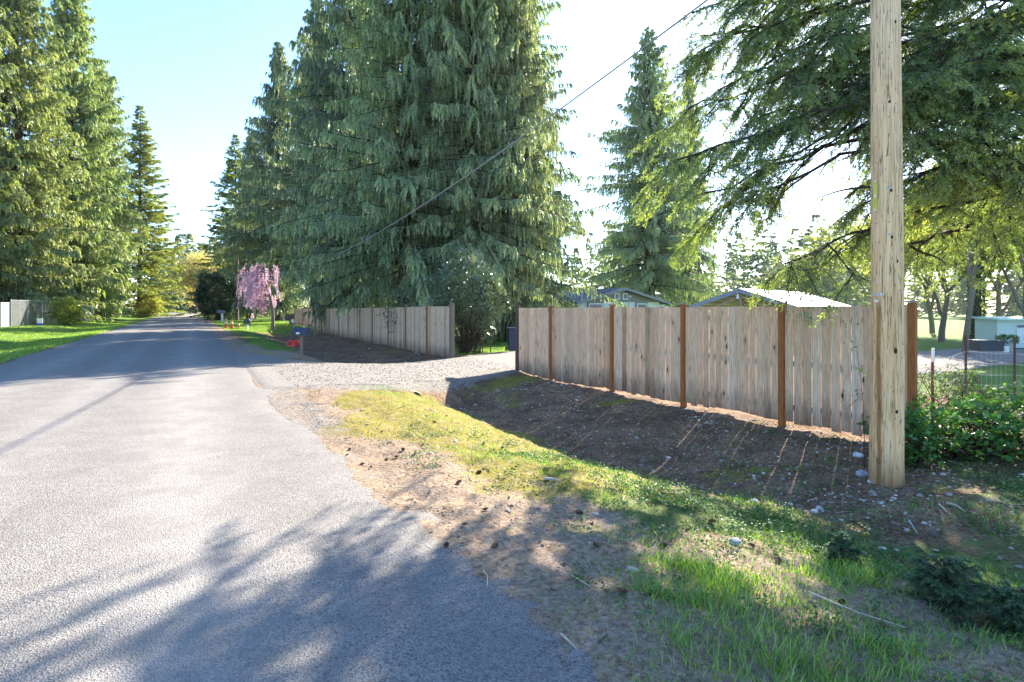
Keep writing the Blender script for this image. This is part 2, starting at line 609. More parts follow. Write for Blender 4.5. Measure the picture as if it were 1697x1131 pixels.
DNg = np.broadcast_to(dn[:, None], DSg.shape)
X, Y = sn2xy(DSg, DNg)
Z = ground_z(X, Y) + .022 + .012 * (vnoise(X * 9, Y * 9, 35) - .5)
Z[:, 0] -= .04; Z[:, -1] -= .04; Z[0] = -.035
idx = np.arange(X.size).reshape(X.shape)
F_ = np.stack([idx[:-1, :-1], idx[1:, :-1], idx[1:, 1:], idx[:-1, 1:]], -1).reshape(-1, 4)
tag(link('driveway', quadmesh('driveway', np.stack([X, Y, Z], -1).reshape(-1, 3), F_, gm.mat, smooth=True)), kind='structure')

# ------------------------------------------------------------------ materials for things
def wood_boards():
    m = NT('weathered_boards')
    t = m.attr('tint')
    tt = m.math('MULTIPLY', t, 61.0)
    cb = m.n('ShaderNodeCombineXYZ')
    for i_, k_ in enumerate((1.0, 1.7, 2.9)):
        m.l(m.math('MULTIPLY', tt, k_), cb.inputs[i_])
    av = m.n('ShaderNodeVectorMath', operation='ADD'); m.l(m.co(), av.inputs[0]); m.l(cb.outputs[0], av.inputs[1])

    def bco(sc):
        mp = m.n('ShaderNodeMapping'); mp.inputs['Scale'].default_value = sc
        m.l(av.outputs[0], mp.inputs[0])
        return mp.outputs[0]
    v = bco((9, 9, .55))
    g = m.noise(7, 7, .62, vec=v, dist=.6)
    fine = m.noise(30, 5, .6, vec=bco((9, 9, .8)))
    c = m.ramp(t, [(0, (.44, .265, .155)), (.3, (.64, .42, .265)), (.6, (.74, .50, .325)), (.85, (.75, .535, .365)), (1, (.72, .545, .40))])
    c = m.mix(m.ramp(g, [(.38, .75), (.6, 0)]), c, m.mix(1.0, c, (.55, .48, .43), 'MULTIPLY'))
    c = m.mix(m.ramp(fine, [(.5, 0), (.75, .35)]), c, (.60, .48, .37))
    # knots
    kd = m.voro(1.0, vec=bco((5.2, 5.2, 2.0)), out='Distance')
    kn = m.ramp(m.math('MULTIPLY_ADD', m.math('SUBTRACT', m.noise(9, 3), .5), .08, kd), [(.055, 1), (.11, 0)])
    halo = m.ramp(kd, [(.1, .35), (.26, 0)])
    c = m.mix(halo, c, (.13, .085, .06))
    c = m.mix(kn, c, (.03, .018, .014))
    # splash stain rising from the soil, ragged
    sep = m.n('ShaderNodeSeparateXYZ'); m.l(m.co(), sep.inputs[0])
    zz = m.math('MULTIPLY_ADD', m.math('SUBTRACT', m.noise(3, 5, .7, vec=m.co((3, 3, .8))), .5), .9, sep.outputs[2])
    zz = m.math('MULTIPLY_ADD', t, .25, zz)
    st = m.ramp(m.math('ADD', zz, .5), [(.30, .8), (.85, 0)])
    c = m.mix(st, c, (.10, .065, .048))
    m.col(c).rough(.85, .15)
    m.bump(m.math('ADD', g, m.math('MULTIPLY', fine, .5)), .35, .006)
    return m.mat


def wood_plain(name, a, b, sc=(14, 14, 1.0), rough=.75):
    m = NT(name)
    g = m.noise(6, 7, .65, vec=m.co(sc), dist=.5)
    m.col(m.ramp(g, [(.3, a), (.7, b)])).rough(rough, .2)
    m.bump(g, .3, .005)
    return m.mat


M_board = wood_boards()
M_post = wood_plain('stained_cedar_post', (.20, .062, .018), (.40, .15, .048))
M_postgrey = wood_plain('grey_post', (.12, .085, .062), (.26, .19, .14))
M_postdark = wood_plain('treated_round_post', (.035, .024, .019), (.12, .085, .065))
M_cap = plain('cap_wood', (.30, .27, .25), .7)
M_bark = wood_plain('bark', (.03, .02, .014), (.12, .08, .055), (5, 5, 1.2), .95)
M_barkgrey = wood_plain('grey_bark', (.10, .085, .07), (.24, .20, .16), (5, 5, 1.5), .95)
M_metal = plain('galvanised', (.45, .46, .48), .4, .5, .8)
M_white = plain('white_paint', (.72, .72, .70), .55)
M_black = plain('black_plastic', (.018, .02, .026), .35, .5)
M_wire = plain('wire_grey', (.26, .26, .27), .5)

# ------------------------------------------------------------------ board fences
def board_fence(name, label, posts, top, base, seed, bw=.14, gapbase=.004, rail=True, panel_n=None, post_mats=None):
    """posts: (x, y) centres; top(i), base(x, y); boards run between posts, rails on the yard side"""
    rng = np.random.default_rng(seed)
    root = empty(name, (posts[0][0], posts[0][1], 0), 0, label, 'fence')
    ox, oy = posts[0]
    for i in range(len(posts) - 1):
        a = np.array(posts[i]); b = np.array(posts[i + 1])
        d = b - a; L = np.hypot(*d); d = d / L
        nrm = np.array([-d[1], d[0]])
        if nrm @ np.array([NX, NY]) < 0:
            nrm = -nrm                              # yard side
        q = Quads()
        Rm = np.array([[d[0], -d[1], 0], [d[1], d[0], 0], [0, 0, 1.0]])
        p = .05
        k = int(round((L - .1) / (bw + gapbase)))
        w = (L - .1) / k
        for j in range(k):
            c = p + w * (j + .5)
            f = c / L
            zt = top[i] * (1 - f) + top[i + 1] * f + rng.normal() * .004
            xy = a + d * c + nrm * (rng.normal() * .002)
            zb = base(*xy) + rng.uniform(-.015, .02)
            g = gapbase if rng.random() < .66 else rng.uniform(.008, .016)
            tw = w - g
            tilt = rng.normal() * .0012
            x, y, h = tw / 2, .0085, (zt - zb)
            # boards taper a little towards the foot where they have shrunk
            sh = rng.uniform(0, .004)
            V = np.array([[-x + sh, -y, 0], [x - sh, -y, 0], [x - sh, y, 0], [-x + sh, y, 0], [-x, -y, h], [x, -y, h], [x, y, h], [-x, y, h]])
            V[4:, 0] += tilt * h
            V = V @ Rm.T + np.array([xy[0] - ox, xy[1] - oy, zb])
            q.add(V, np.array([[0, 3, 2, 1], [4, 5, 6, 7], [0, 1, 5, 4], [1, 2, 6, 5], [2, 3, 7, 6], [3, 0, 4, 7]]), np.clip(rng.normal(.52, .22), 0, 1))
        q.obj('panel', M_board, root)
        if rail:
            for hz in (.25, .95, 1.65):
                r = Quads()
                za = base(*a) + hz; zb2 = base(*b) + hz
                m = (a + b) / 2 + nrm * .032
                pitch = math.atan2(zb2 - za, L)
                Rp = Rm @ np.array([[math.cos(pitch), 0, -math.sin(pitch)], [0, 1, 0], [math.sin(pitch), 0, math.cos(pitch)]])
                r.box((m[0] - ox, m[1] - oy, (za + zb2) / 2), (L - .08, .038, .085), Rp)
                r.obj('rail', M_postgrey, root)
    for i, (x, y) in enumerate(posts):
        kind = (post_mats or {}).get(i, 'cedar')
        j = min(i, len(posts) - 2)
        d = np.array(posts[j + 1]) - np.array(posts[j]); d = d / np.hypot(*d)
        rz = math.atan2(d[1], d[0])
        zb = base(x, y) - .25; zt = top[i] + .05
        lx, ly = x - ox, y - oy
        if kind == 'round':
            p = MB().cyl((lx, ly, (zb + zt + .04) / 2), .078, .07, zt - zb + .04, 14).obj('post', M_postdark, root, True)
        elif kind == 'heavy':
            p = MB().box((lx, ly, (zb + zt + .06) / 2), (.18, .15, zt - zb + .06), rz, .008).obj('post', M_postgrey, root)
        else:
            p = MB().box((lx, ly, (zb + zt) / 2), (.092, .092, zt - zb), rz, .004).obj('post', M_post if kind == 'cedar' else M_postgrey, root)
            MB().box((lx, ly, zt + .0155), (.135, .135, .025), rz, .006).obj('post_cap', M_cap, p)
    return root


rf_px = [(858, 16.6), (913, 15.1), (1015, 12.9), (1133, 11.0), (1296, 9.25), (1512, 7.72)]
rf = [(px(p, y), y) for p, y in rf_px]
rf_top = [1.555, 1.56, 1.575, 1.585, 1.595, 1.60]
rf_base = [-.25, -.31, -.36, -.37, -.32, -.28]


def base_on(posts, vals, d=.05):
    def f(x, y):
        ys = [p[1] for p in posts][::-1] if posts[0][1] > posts[-1][1] else [p[1] for p in posts]
        vv = vals[::-1] if posts[0][1] > posts[-1][1] else vals
        return float(np.interp(y, ys, vv))
    return f


def fence_gap_base(x, y, lift=.055):
    return gz(x, y) + lift


board_fence('board_fence', 'weathered grey board fence with orange posts to the right of the driveway', rf, rf_top,
            lambda x, y: gz(x, y) + .02 + .06 * float(sm(x, 1.5, 3)), 11, post_mats={0: 'round'})
lp = [749, 708, 673, 644, 618, 597, 577.6, 562, 546, 533.5, 522, 512, 502, 488.5]
lY = [21.0] + [8904 / (p - 318) for p in lp[1:]]
lf = [(px(p, y), y) for p, y in zip(lp, lY)]
lf_top = [1.6 - .28 * (y - 21) / 31 for y in lY]
board_fence('board_fence', 'long silvery board fence beyond the driveway under the tall cedars', lf, lf_top,
            lambda x, y: gz(x, y) + .04, 12, bw=.14, post_mats={0: 'heavy', **{i: ('cedar' if i in (2, 1) else 'grey') for i in range(1, 14)}})

# ------------------------------------------------------------------ trees
def conifer(seed, H, Rr, zb, nb, prof, elev=(-.1, .6), droop=.35, curl=.25, tw=1.1, hang=.6, m=14, lL=.24, lW=.06, step=.22,
            leafhang=.4, spread=(35, 75), wood=True, tbase=.4, umin=.12, pw=1.0, irr=(.40, 10)):
    rng = np.random.default_rng(seed)
    t = np.sort(rng.random(nb) ** pw)
    z0 = zb + (H - zb) * t
    az = np.arange(nb) * 2.39996 + rng.normal(0, .35, nb)
    aw = np.mod(az, 2 * np.pi)
    lump = vnoise(np.cos(aw) * 1.6 + 5, np.sin(aw) * 1.6 + t * irr[1] + 9, seed)
    L = Rr * prof(t) * rng.uniform(.55, 1.12, nb) * (1 - irr[0] + 2.0 * irr[0] * lump)
    L = np.where(rng.random(nb) < .06, L * 1.28, L)
    btint = .30 * (vnoise(np.cos(aw) * 1.3 + 2, np.sin(aw) * 1.3 + t * 5, seed + 7) - .5)
    e = elev[0] + (elev[1] - elev[0]) * t + rng.normal(0, .17, nb)
    h = np.stack([np.cos(az), np.sin(az), np.zeros(nb)], 1)
    up = np.array([0, 0, 1.0])

    def P(i, u):
        Li = L[i][:, None]; uu = u[:, None]
        return np.stack([np.zeros(len(i)), np.zeros(len(i)), z0[i]], 1) + Li * (uu * np.cos(e[i])[:, None] * h[i]
            + up * (uu * np.sin(e[i])[:, None] - droop * uu ** 2 + curl * uu ** 3))
    nt = np.maximum((L / step).astype(int) * 2, 5)
    bi = np.repeat(np.arange(nb), nt)
    k = len(bi)
    u = umin + (1 - umin) * rng.random(k) ** .8
    base = P(bi, u)
    side = rng.choice([-1, 1], k)
    ang = az[bi] + side * np.radians(rng.uniform(*spread, k)) * (1 - .6 * (u > .93))
    Lt = tw * (.35 + .65 * (1 - u)) * rng.uniform(.55, 1.2, k) * np.minimum(1, .35 + L[bi] / Rr)
    td = np.stack([np.cos(ang), np.sin(ang), rng.normal(-.05, .12, k)], 1)
    hg = hang * rng.uniform(.5, 1.4, k)
    ti = np.repeat(np.arange(k), m)
    v = rng.random(len(ti)) ** .85
    pos = base[ti] + Lt[ti][:, None] * (td[ti] * v[:, None] * (1 - .35 * hg[ti] * v)[:, None] - up * (hg[ti] * v ** 2)[:, None])
    lat = np.stack([-td[ti][:, 1], td[ti][:, 0], np.zeros(len(ti))], 1) * rng.choice([-1, 1], len(ti))[:, None]
    D = norm(td[ti] * .7 + lat * rng.uniform(.1, .8, len(ti))[:, None] - up * (leafhang + 1.4 * hg[ti] * v)[:, None] + rng.normal(0, .22, (len(ti), 3)))
    S = norm(np.cross(D, norm(rng.normal(0, .55, D.shape) + lat * .4 + up * .6)))
    l = lL * rng.uniform(.55, 1.25, len(ti)); w = lW * rng.uniform(.7, 1.3, len(ti))
    V, F = kites(pos, D, S, l, w)
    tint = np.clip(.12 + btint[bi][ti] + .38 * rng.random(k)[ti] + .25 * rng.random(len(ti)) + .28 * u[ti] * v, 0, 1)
    q = None
    if wood:
        q = Quads()
        zz = np.linspace(-.3, H, 14)
        wig = np.stack([np.sin(zz * .4 + seed) * .06, np.cos(zz * .33 + seed) * .06, zz], 1)
        rad = tbase * np.maximum(1 - zz / H, .015) ** .8
        rad[0] *= 1.35
        q.tube(wig, rad, 10)
        uu = np.linspace(0, .95, 5)
        for i in range(nb):
            q.tube(P(np.full(5, i), uu), np.maximum(.026 * L[i] ** .6 * (1 - uu * .95), .004), 3)
    return (V, F, tint), q


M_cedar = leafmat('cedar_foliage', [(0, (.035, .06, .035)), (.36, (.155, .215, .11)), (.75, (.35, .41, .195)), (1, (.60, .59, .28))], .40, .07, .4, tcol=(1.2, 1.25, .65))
M_firlight = leafmat('fir_foliage', [(0, (.06, .085, .04)), (.4, (.18, .23, .085)), (.75, (.34, .38, .13)), (1, (.50, .48, .22))], .40, .05)
M_lightgreen = leafmat('light_conifer_foliage', [(0, (.06, .09, .028)), (.4, (.19, .24, .06)), (.8, (.36, .38, .10)), (1, (.46, .44, .16))], .42, .04)  # yellower green of the spire fir and the ivy tree
M_dark = leafmat('dark_evergreen', [(0, (.01, .028, .02)), (.5, (.025, .06, .035)), (1, (.06, .11, .05))], .2, .05)


def cedar_prof(t):
    return np.clip(1 - t, 0, 1) ** .62 * (.72 + .28 * np.minimum(1, t * 6)) + .015


def spire_prof(t):
    return np.clip(1 - t, 0, 1) ** .85 + .02


def make_tree(name, gen, mat, loc, rz, label, group=None, scale=(1, 1, 1), bark=None, cat='tree'):
    (V, F, T), q = gen
    root = empty(name, loc, rz, label, cat, group, scale)
    q.obj('trunk', bark or M_bark, root, True)
    link('crown', quadmesh('crown', V, F, mat, T), root)
    return root


GC = 'tall cedars behind the long board fence'
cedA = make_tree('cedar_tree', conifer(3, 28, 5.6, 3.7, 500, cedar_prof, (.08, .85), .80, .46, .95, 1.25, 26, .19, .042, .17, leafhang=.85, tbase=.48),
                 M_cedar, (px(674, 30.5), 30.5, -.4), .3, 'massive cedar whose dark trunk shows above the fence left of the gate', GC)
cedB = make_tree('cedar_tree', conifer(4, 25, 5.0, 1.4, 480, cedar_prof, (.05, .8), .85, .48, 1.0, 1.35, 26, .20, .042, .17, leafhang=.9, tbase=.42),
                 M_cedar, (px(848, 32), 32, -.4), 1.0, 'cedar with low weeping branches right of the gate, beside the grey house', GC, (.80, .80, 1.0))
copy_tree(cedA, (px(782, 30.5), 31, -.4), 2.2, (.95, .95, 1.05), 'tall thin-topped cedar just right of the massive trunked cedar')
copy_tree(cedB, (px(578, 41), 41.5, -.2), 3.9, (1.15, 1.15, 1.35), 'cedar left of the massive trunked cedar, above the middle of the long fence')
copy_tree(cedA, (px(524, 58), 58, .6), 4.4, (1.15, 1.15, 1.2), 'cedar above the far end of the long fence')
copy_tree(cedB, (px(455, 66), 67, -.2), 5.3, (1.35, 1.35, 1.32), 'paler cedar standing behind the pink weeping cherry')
copy_tree(cedA, (px(838, 39), 39, -.4), 1.4, (1.15, 1.15, 1.1), 'added shade cedar behind the weeping one right of the gate')  # rear cedars from here to the house-side one added to deepen road shade
copy_tree(cedB, (px(628, 46), 46, -.3), 5.0, (1.1, 1.1, 1.1), 'added shade cedar behind the two tallest above the long fence')
copy_tree(cedA, (px(735, 40), 40, -.3), 3.1, (1.05, 1.05, .95), 'added shade cedar behind the massive trunked cedar')
copy_tree(cedA, (px(806, 35.5), 35.5, -.4), 5.6, (1.05, 1.05, 1.0), 'added shade cedar directly behind the tall thin-topped cedar')  # also added, blocks sun that leaked through the front crowns
copy_tree(cedB, (px(846, 37), 37.5, -.4), 3.6, (.85, .85, 1.05), 'added shade cedar behind the weeping one, nearest the house roof')
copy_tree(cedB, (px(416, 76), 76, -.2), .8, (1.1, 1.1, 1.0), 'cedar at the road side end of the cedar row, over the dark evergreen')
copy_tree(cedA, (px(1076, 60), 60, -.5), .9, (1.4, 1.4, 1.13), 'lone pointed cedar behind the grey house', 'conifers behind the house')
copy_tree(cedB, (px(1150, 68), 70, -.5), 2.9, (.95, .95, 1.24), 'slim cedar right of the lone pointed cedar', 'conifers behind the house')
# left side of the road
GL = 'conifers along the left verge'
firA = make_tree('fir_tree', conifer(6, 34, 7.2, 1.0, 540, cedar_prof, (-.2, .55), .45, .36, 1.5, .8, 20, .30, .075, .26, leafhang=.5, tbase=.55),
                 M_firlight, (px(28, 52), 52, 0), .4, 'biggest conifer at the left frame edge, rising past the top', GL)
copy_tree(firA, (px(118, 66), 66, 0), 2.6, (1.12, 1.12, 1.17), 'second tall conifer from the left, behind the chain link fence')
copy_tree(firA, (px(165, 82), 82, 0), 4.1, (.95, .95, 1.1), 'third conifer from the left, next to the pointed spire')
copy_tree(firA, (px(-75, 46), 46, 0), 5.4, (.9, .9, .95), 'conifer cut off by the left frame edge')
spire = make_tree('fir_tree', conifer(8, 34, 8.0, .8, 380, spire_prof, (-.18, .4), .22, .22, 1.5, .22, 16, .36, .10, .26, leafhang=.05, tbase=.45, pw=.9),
                  M_lightgreen, (px(232, 92), 92, 0), .7, 'pointed spire of a fir leaning over the far road on the left', GL)
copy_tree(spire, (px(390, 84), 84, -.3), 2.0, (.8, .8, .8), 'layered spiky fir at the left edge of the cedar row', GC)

# ------------------------------------------------------------------ broad-leaved things
M_pink = leafmat('cherry_blossom', [(0, (.42, .27, .38)), (.5, (.66, .47, .58)), (1, (.88, .74, .80))], .4, .02, tcol=(1.1, .95, 1.05))
M_rhodo = leafmat('rhododendron_leaves', [(0, (.06, .095, .05)), (.5, (.15, .21, .10)), (1, (.30, .35, .17))], .3, .18, .3)
M_laurel = leafmat('bush_leaves', [(0, (.03, .09, .025)), (.5, (.09, .20, .04)), (1, (.18, .29, .06))], .42, .045, .4)
M_yellow = leafmat('spring_leaves', [(0, (.18, .17, .04)), (.5, (.34, .33, .08)), (1, (.52, .50, .16))], .5, .02)
M_tan = leafmat('catkin_twigs', [(0, (.34, .26, .10)), (.5, (.52, .43, .19)), (1, (.66, .58, .28))], .35, .02)
M_grass = leafmat('grass_blades', [(0, (.06, .13, .015)), (.5, (.17, .31, .03)), (.85, (.30, .42, .06)), (1, (.42, .40, .14))], .45, .05, tcol=(1.2, 1.3, .5))
M_weed = leafmat('weed_leaves', [(0, (.03, .07, .02)), (.5, (.07, .15, .04)), (1, (.12, .21, .055))], .35, .02)
M_limb = wood_plain('fir_limb_bark', (.02, .014, .010), (.085, .058, .042), (9, 9, 9), .95)
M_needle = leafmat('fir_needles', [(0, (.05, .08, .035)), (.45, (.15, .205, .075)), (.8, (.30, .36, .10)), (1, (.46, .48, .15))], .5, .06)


def broad(seed, H, Rr, trunk_h, trunk_r, levels=4, nleaf=6, lL=.16, lW=.11, upb=.5, lean=(0, 0), split=3, spread=.7, leafrad=.5, shrink=.68, first=None):
    rng = np.random.default_rng(seed)
    q = Quads()
    tips = []
    up = np.array([0, 0, 1.0])

    def grow_(p, d, L, r, lv):
        pts = [p]
        dd = d
        for k in range(4):
            dd = norm(dd + rng.normal(0, .13 if lv < levels else .035, 3) + up * .06 * upb)
            pts.append(pts[-1] + dd * L / 4)
        q.tube(pts, np.linspace(r, r * .62, 5), 7 if lv > levels - 2 else 4 if lv > 1 else 3)
        if lv == 0:
            tips.extend(pts[2:]); return
        if lv < 3:
            tips.append(pts[-1])
        for k in range(split if lv < levels else split + 1):
            nd = norm(dd + rng.normal(0, spread, 3) + up * upb * .5)
            grow_(pts[-1] if k == 0 else pts[int(rng.integers(2, 5))], nd, L * shrink * rng.uniform(.8, 1.15), r * .58, lv - 1)
    grow_(np.array([0, 0, -.3]), norm(np.array([lean[0], lean[1], 1.0])), trunk_h, trunk_r, levels)
    tips = np.array(tips)
    # fit the crown to the wanted size
    ctr = tips[:, :2].mean(0)
    ti = np.repeat(np.arange(len(tips)), nleaf)
    pos = tips[ti] + rng.normal(0, leafrad, (len(ti), 3)) * .5
    D = norm(rng.normal(0, 1, pos.shape) + np.array([0, 0, -.2]))
    V, F = kites(pos, D, rand_side(rng, D), lL * rng.uniform(.5, 1.3, len(ti)), lW * rng.uniform(.6, 1.2, len(ti)))
    return (V, F, rng.random(len(ti)) * .7 + .3 * rng.random(len(tips))[ti]), q


def bush(seed, rad, H, nst, nwhorl, lL, lW, flat=.6, shell=.55, per=6, lift=0.0):
    """leafy bush: stems fan out of the ground, leaves sit in whorls through the crown"""
    rng = np.random.default_rng(seed)
    q = Quads()
    d = norm(rng.normal(0, 1, (nwhorl, 3)))
    r = rng.uniform(shell, 1.0, nwhorl) ** .6
    lump = .58 + .80 * vnoise(d[:, 0] * 2.6 + 7, d[:, 1] * 2.6 + d[:, 2] * 2.1 + 3, seed)
    c = d * (r * lump)[:, None] * np.array([rad[0], rad[1], H * .52]) + np.array([0, 0, H * .52 + lift])
    keep = c[:, 2] > .04
    c = c[keep]; dd = d[keep]
    for i in rng.choice(len(c), min(nst, len(c)), replace=False):
        e = c[i]; b = np.array([rng.normal(0, rad[0] * .16), rng.normal(0, rad[1] * .16), -.1])
        m = (b + e) / 2 + np.array([0, 0, .18 * H]) * rng.uniform(0, 1)
        t = np.linspace(0, 1, 6)[:, None]
        q.tube((1 - t) ** 2 * b + 2 * t * (1 - t) * m + t * t * e, np.linspace(.022, .004, 6), 4)
    ti = np.repeat(np.arange(len(c)), per)
    a = rng.random(len(ti)) * 2 * np.pi
    out = norm(dd[ti] * .55 + np.stack([np.cos(a), np.sin(a), rng.normal(.1, .35, len(ti))], 1))
    pos = c[ti] + rng.normal(0, lL * .25, (len(ti), 3))
    S = norm(np.cross(out, np.array([0, 0, 1.0]) + rng.normal(0, .45, out.shape)))
    V, F = kites(pos, out, S, lL * rng.uniform(.6, 1.2, len(ti)), lW * rng.uniform(.7, 1.2, len(ti)), .5)
    return (V, F, np.clip(rng.random(len(ti)) * .55 + .45 * rng.random(len(c))[ti], 0, 1)), q


def make_bush(name, gen, mat, loc, label, rz=0, group=None, cat='shrub'):
    (V, F, T), q = gen
    root = empty(name, loc, rz, label, cat, group)
    q.obj('stems', M_bark, root, True)
    link('foliage', quadmesh('foliage', V, F, mat, T), root)
    return root


make_bush('rhododendron', bush(21, (1.75, 1.2), 2.9, 60, 2900, .15, .05, per=6, lift=.75), M_rhodo, (px(778, 23.6), 23.6, -.35),
          'glossy rhododendron growing in the driveway gap behind the fence')
make_bush('shrub', bush(22, (2.1, 1.5), 2.9, 30, 1500, .17, .055, lift=.3), M_rhodo, (px(712, 27.2), 27.2, -.35),
          'dark shrub just behind the fence, left of the glossy rhododendron')
make_bush('evergreen_shrub', bush(23, (2.6, 2.6), 6.2, 20, 3600, .30, .09, per=6), M_dark, (px(362, 68), 68, -.2),
          'big dark rounded evergreen beside the far road, left of the pink cherry', cat='shrub')
make_bush('roadside_bush', bush(24, (1.15, .9), 2.1, 20, 620, .22, .10), leafmat('bright_bush', [(0, (.12, .18, .02)), (.5, (.26, .34, .04)), (1, (.45, .46, .08))], .4, .05),
          (px(112, 47), 47, .05), 'bright yellow green bush growing through the chain link fence')
make_bush('roadside_bush', bush(25, (2.0, 1.6), 3.4, 16, 900, .30, .13), M_yellow, (px(246, 88), 88, 0),
          'yellow green bush at the foot of the spire fir')
make_bush('salal_bush', bush(26, (1.1, .7), .72, 60, 520, .085, .055, per=5, shell=.3), M_laurel, (px(1590, 7.2), 7.2, -.33),
          'leafy green bush right of the utility pole foot')
make_bush('salal_bush', bush(27, (1.0, .8), .92, 60, 520, .085, .055, per=5, shell=.3), M_laurel, (px(1702, 7.2), 7.2, -.36),
          'leafy green bush at the right frame edge under the fir')
make_bush('salal_bush', bush(28, (.40, .35), .50, 26, 200, .075, .05, per=5, shell=.3), M_laurel, (px(1522, 6.9), 6.95, -.33),
          'small low bush touching the right side of the utility pole')

# weeping cherry
def cherry():
    rng = np.random.default_rng(31)
    q = Quads()
    up = np.array([0, 0, 1.0])
    trunk = np.array([[0, 0, -.2], [.02, 0, .8], [-.05, .05, 1.7], [-.25, .05, 2.6], [-.55, 0, 3.5], [-.75, 0, 4.4], [-.8, 0, 5.2]])
    q.tube(trunk, [.2, .16, .14, .12, .09, .06, .03], 9)
    P_, D_, T_ = [], [], []
    for i in range(60):
        k = rng.uniform(2.3, 6)
        b = trunk[int(k)] * (1 - k % 1) + trunk[min(6, int(k) + 1)] * (k % 1)
        a = rng.normal(np.pi, .75) if i < 58 else rng.uniform(-1.2, 1.2)
        ln = rng.uniform(.9, 2.7) * (1 if i < 50 else .55)
        o = np.array([np.cos(a), np.sin(a) * .8, 0]) * ln
        top = b + o * .45 + up * rng.uniform(.2, .7)
        end = b + o - up * rng.uniform(.3, 1.7)
        t = np.linspace(0, 1, 9)[:, None]
        pts = (1 - t) ** 2 * b + 2 * t * (1 - t) * (top + o * .45) + t * t * end
        q.tube(pts, np.linspace(.028, .006, 9), 3)
        for j in range(8 if i < 50 else 5):
            s0 = pts[rng.integers(2, 9)] + rng.normal(0, .12, 3)
            L = rng.uniform(.4, 1.2) * (1 if i < 50 else .8)
            n = int(L * 46)
            v = np.linspace(0, 1, n)
            p = s0 - np.outer(v * L, up) + rng.normal(0, .035, (n, 3)) + np.outer(v ** .5, o / max(ln, .1) * .18)
            p = p[p[:, 2] > (1.7 + .5 * rng.random() if i < 50 else 1.0)]
            P_.append(p); T_.append(np.full(len(p), np.clip(rng.normal(.5, .25), 0, 1)))
    P_ = np.concatenate(P_); T_ = np.concatenate(T_)
    D = norm(rng.normal(0, 1, P_.shape) - up * .4)
    V, F = kites(P_, D, rand_side(rng, D), rng.uniform(.06, .13, len(P_)), rng.uniform(.05, .09, len(P_)))
    return (V, F, np.clip(T_ + rng.normal(0, .18, len(T_)), 0, 1)), q


(V, F, T), q = cherry()
r = empty('cherry_tree', (px(452, 45), 45, gz(px(452, 45), 45)), 0, 'weeping cherry in pink blossom on the verge beyond the long fence', 'tree', None, (.86, .8, 1.0))
q.obj('trunk', M_barkgrey, r, True)
link('blossom', quadmesh('blossom', V, F, M_pink, T), r)

# bare-ish spring trees
make_tree('maple_tree', broad(41, 15, 5, 3.7, .28, 5, 16, .42, .26, .8, split=3, spread=.62, leafrad=1.5, shrink=.8), M_tan, (px(326, 120), 120, 0), 0,
          'tan budding tree standing where the far road ends', bark=M_barkgrey)
g1 = broad(42, 14, 4, 4.6, .22, 5, 15, .26, .17, .7, split=3, spread=.62, leafrad=1.1, shrink=.74)
GS = 'backlit spring trees beyond the wire fence'
b1 = make_tree('spring_tree', g1, M_yellow, (px(1600, 40), 40, -1.5), 0, 'slim yellow green tree with pale trunk left of the mint shed', GS, bark=M_barkgrey)
copy_tree(b1, (px(1700, 50), 50, -1.6), 2.0, (1.3, 1.3, 1.25), 'yellow green tree behind the right end of the mint shed')
copy_tree(b1, (px(1545, 74), 74, -1.6), 4.0, (1.5, 1.5, 1.2), 'farther yellow green tree left of the slim pale trunk')
copy_tree(b1, (px(1560, 56), 56, -1.6), 1.1, (1.4, 1.4, 1.0), 'yellow green tree just right of the board fence end, beyond the lawn')
copy_tree(b1, (px(1655, 64), 64, -1.6), 5.2, (1.6, 1.6, 1.1), 'broad yellow green tree rising behind the mint shed roof')
copy_tree(b1, (px(1500, 66), 66, -1.6), 2.8, (1.5, 1.5, 1.05), 'yellow green tree seen directly behind the utility pole')
# ivy clad trunk
iv = conifer(44, 16, 4.2, 6.0, 150, lambda t: .5 + .5 * np.sin(np.clip(t, 0, 1) * 3.0), (0, .5), .2, .1, 1.2, .5, 13, .30, .13, .3, tbase=.42)
ivt = make_tree('ivy_tree', iv, M_lightgreen, (px(1618, 52), 52, -1.6), 0, 'tree with an ivy wrapped trunk behind the mint shed')
rng = np.random.default_rng(45)
zz = rng.uniform(0, 9, 5000); aa = rng.random(5000) * 6.283
p_ = np.stack([np.cos(aa) * .42 * (1 + .5 * rng.random(5000)), np.sin(aa) * .42 * (1 + .5 * rng.random(5000)), zz], 1)
D = norm(np.stack([np.cos(aa), np.sin(aa), rng.normal(-.4, .4, 5000)], 1))
V, F = kites(p_, D, rand_side(rng, D), rng.uniform(.1, .2, 5000), rng.uniform(.08, .16, 5000))
link('ivy', quadmesh('ivy', V, F, M_laurel, rng.random(5000)), ivt)

# ------------------------------------------------------------------ far woods (one mass)
def woods(name, spots, mat, seed):
    rng = np.random.default_rng(seed)
    protos = [conifer(60 + k, 1.0, .2 + .03 * k, .04, 90, cedar_prof if k % 2 else spire_prof, (-.15, .5), .3, .2, .06, .5, 7, .03, .012, .016, wood=False)[0] for k in range(4)]
    Vs, Fs, Ts, k = [], [], [], 0
    for (x, y, h) in spots:
        V, F, T = protos[rng.integers(0, 4)]
        a = rng.random() * 6.28; w = h * rng.uniform(.85, 1.35)
        c_, s_ = math.cos(a), math.sin(a)
        W = np.stack([(V[:, 0] * c_ - V[:, 1] * s_) * w + x, (V[:, 0] * s_ + V[:, 1] * c_) * w + y, V[:, 2] * h - 1], 1)
        Vs.append(W); Fs.append(F + k); Ts.append(np.clip(T + rng.normal(0, .12), 0, 1)); k += len(V)
    return tag(link(name, quadmesh(name, np.concatenate(Vs), np.concatenate(Fs), mat, np.concatenate(Ts))), 'distant mixed conifer woods along the horizon', 'woods', kind='stuff')


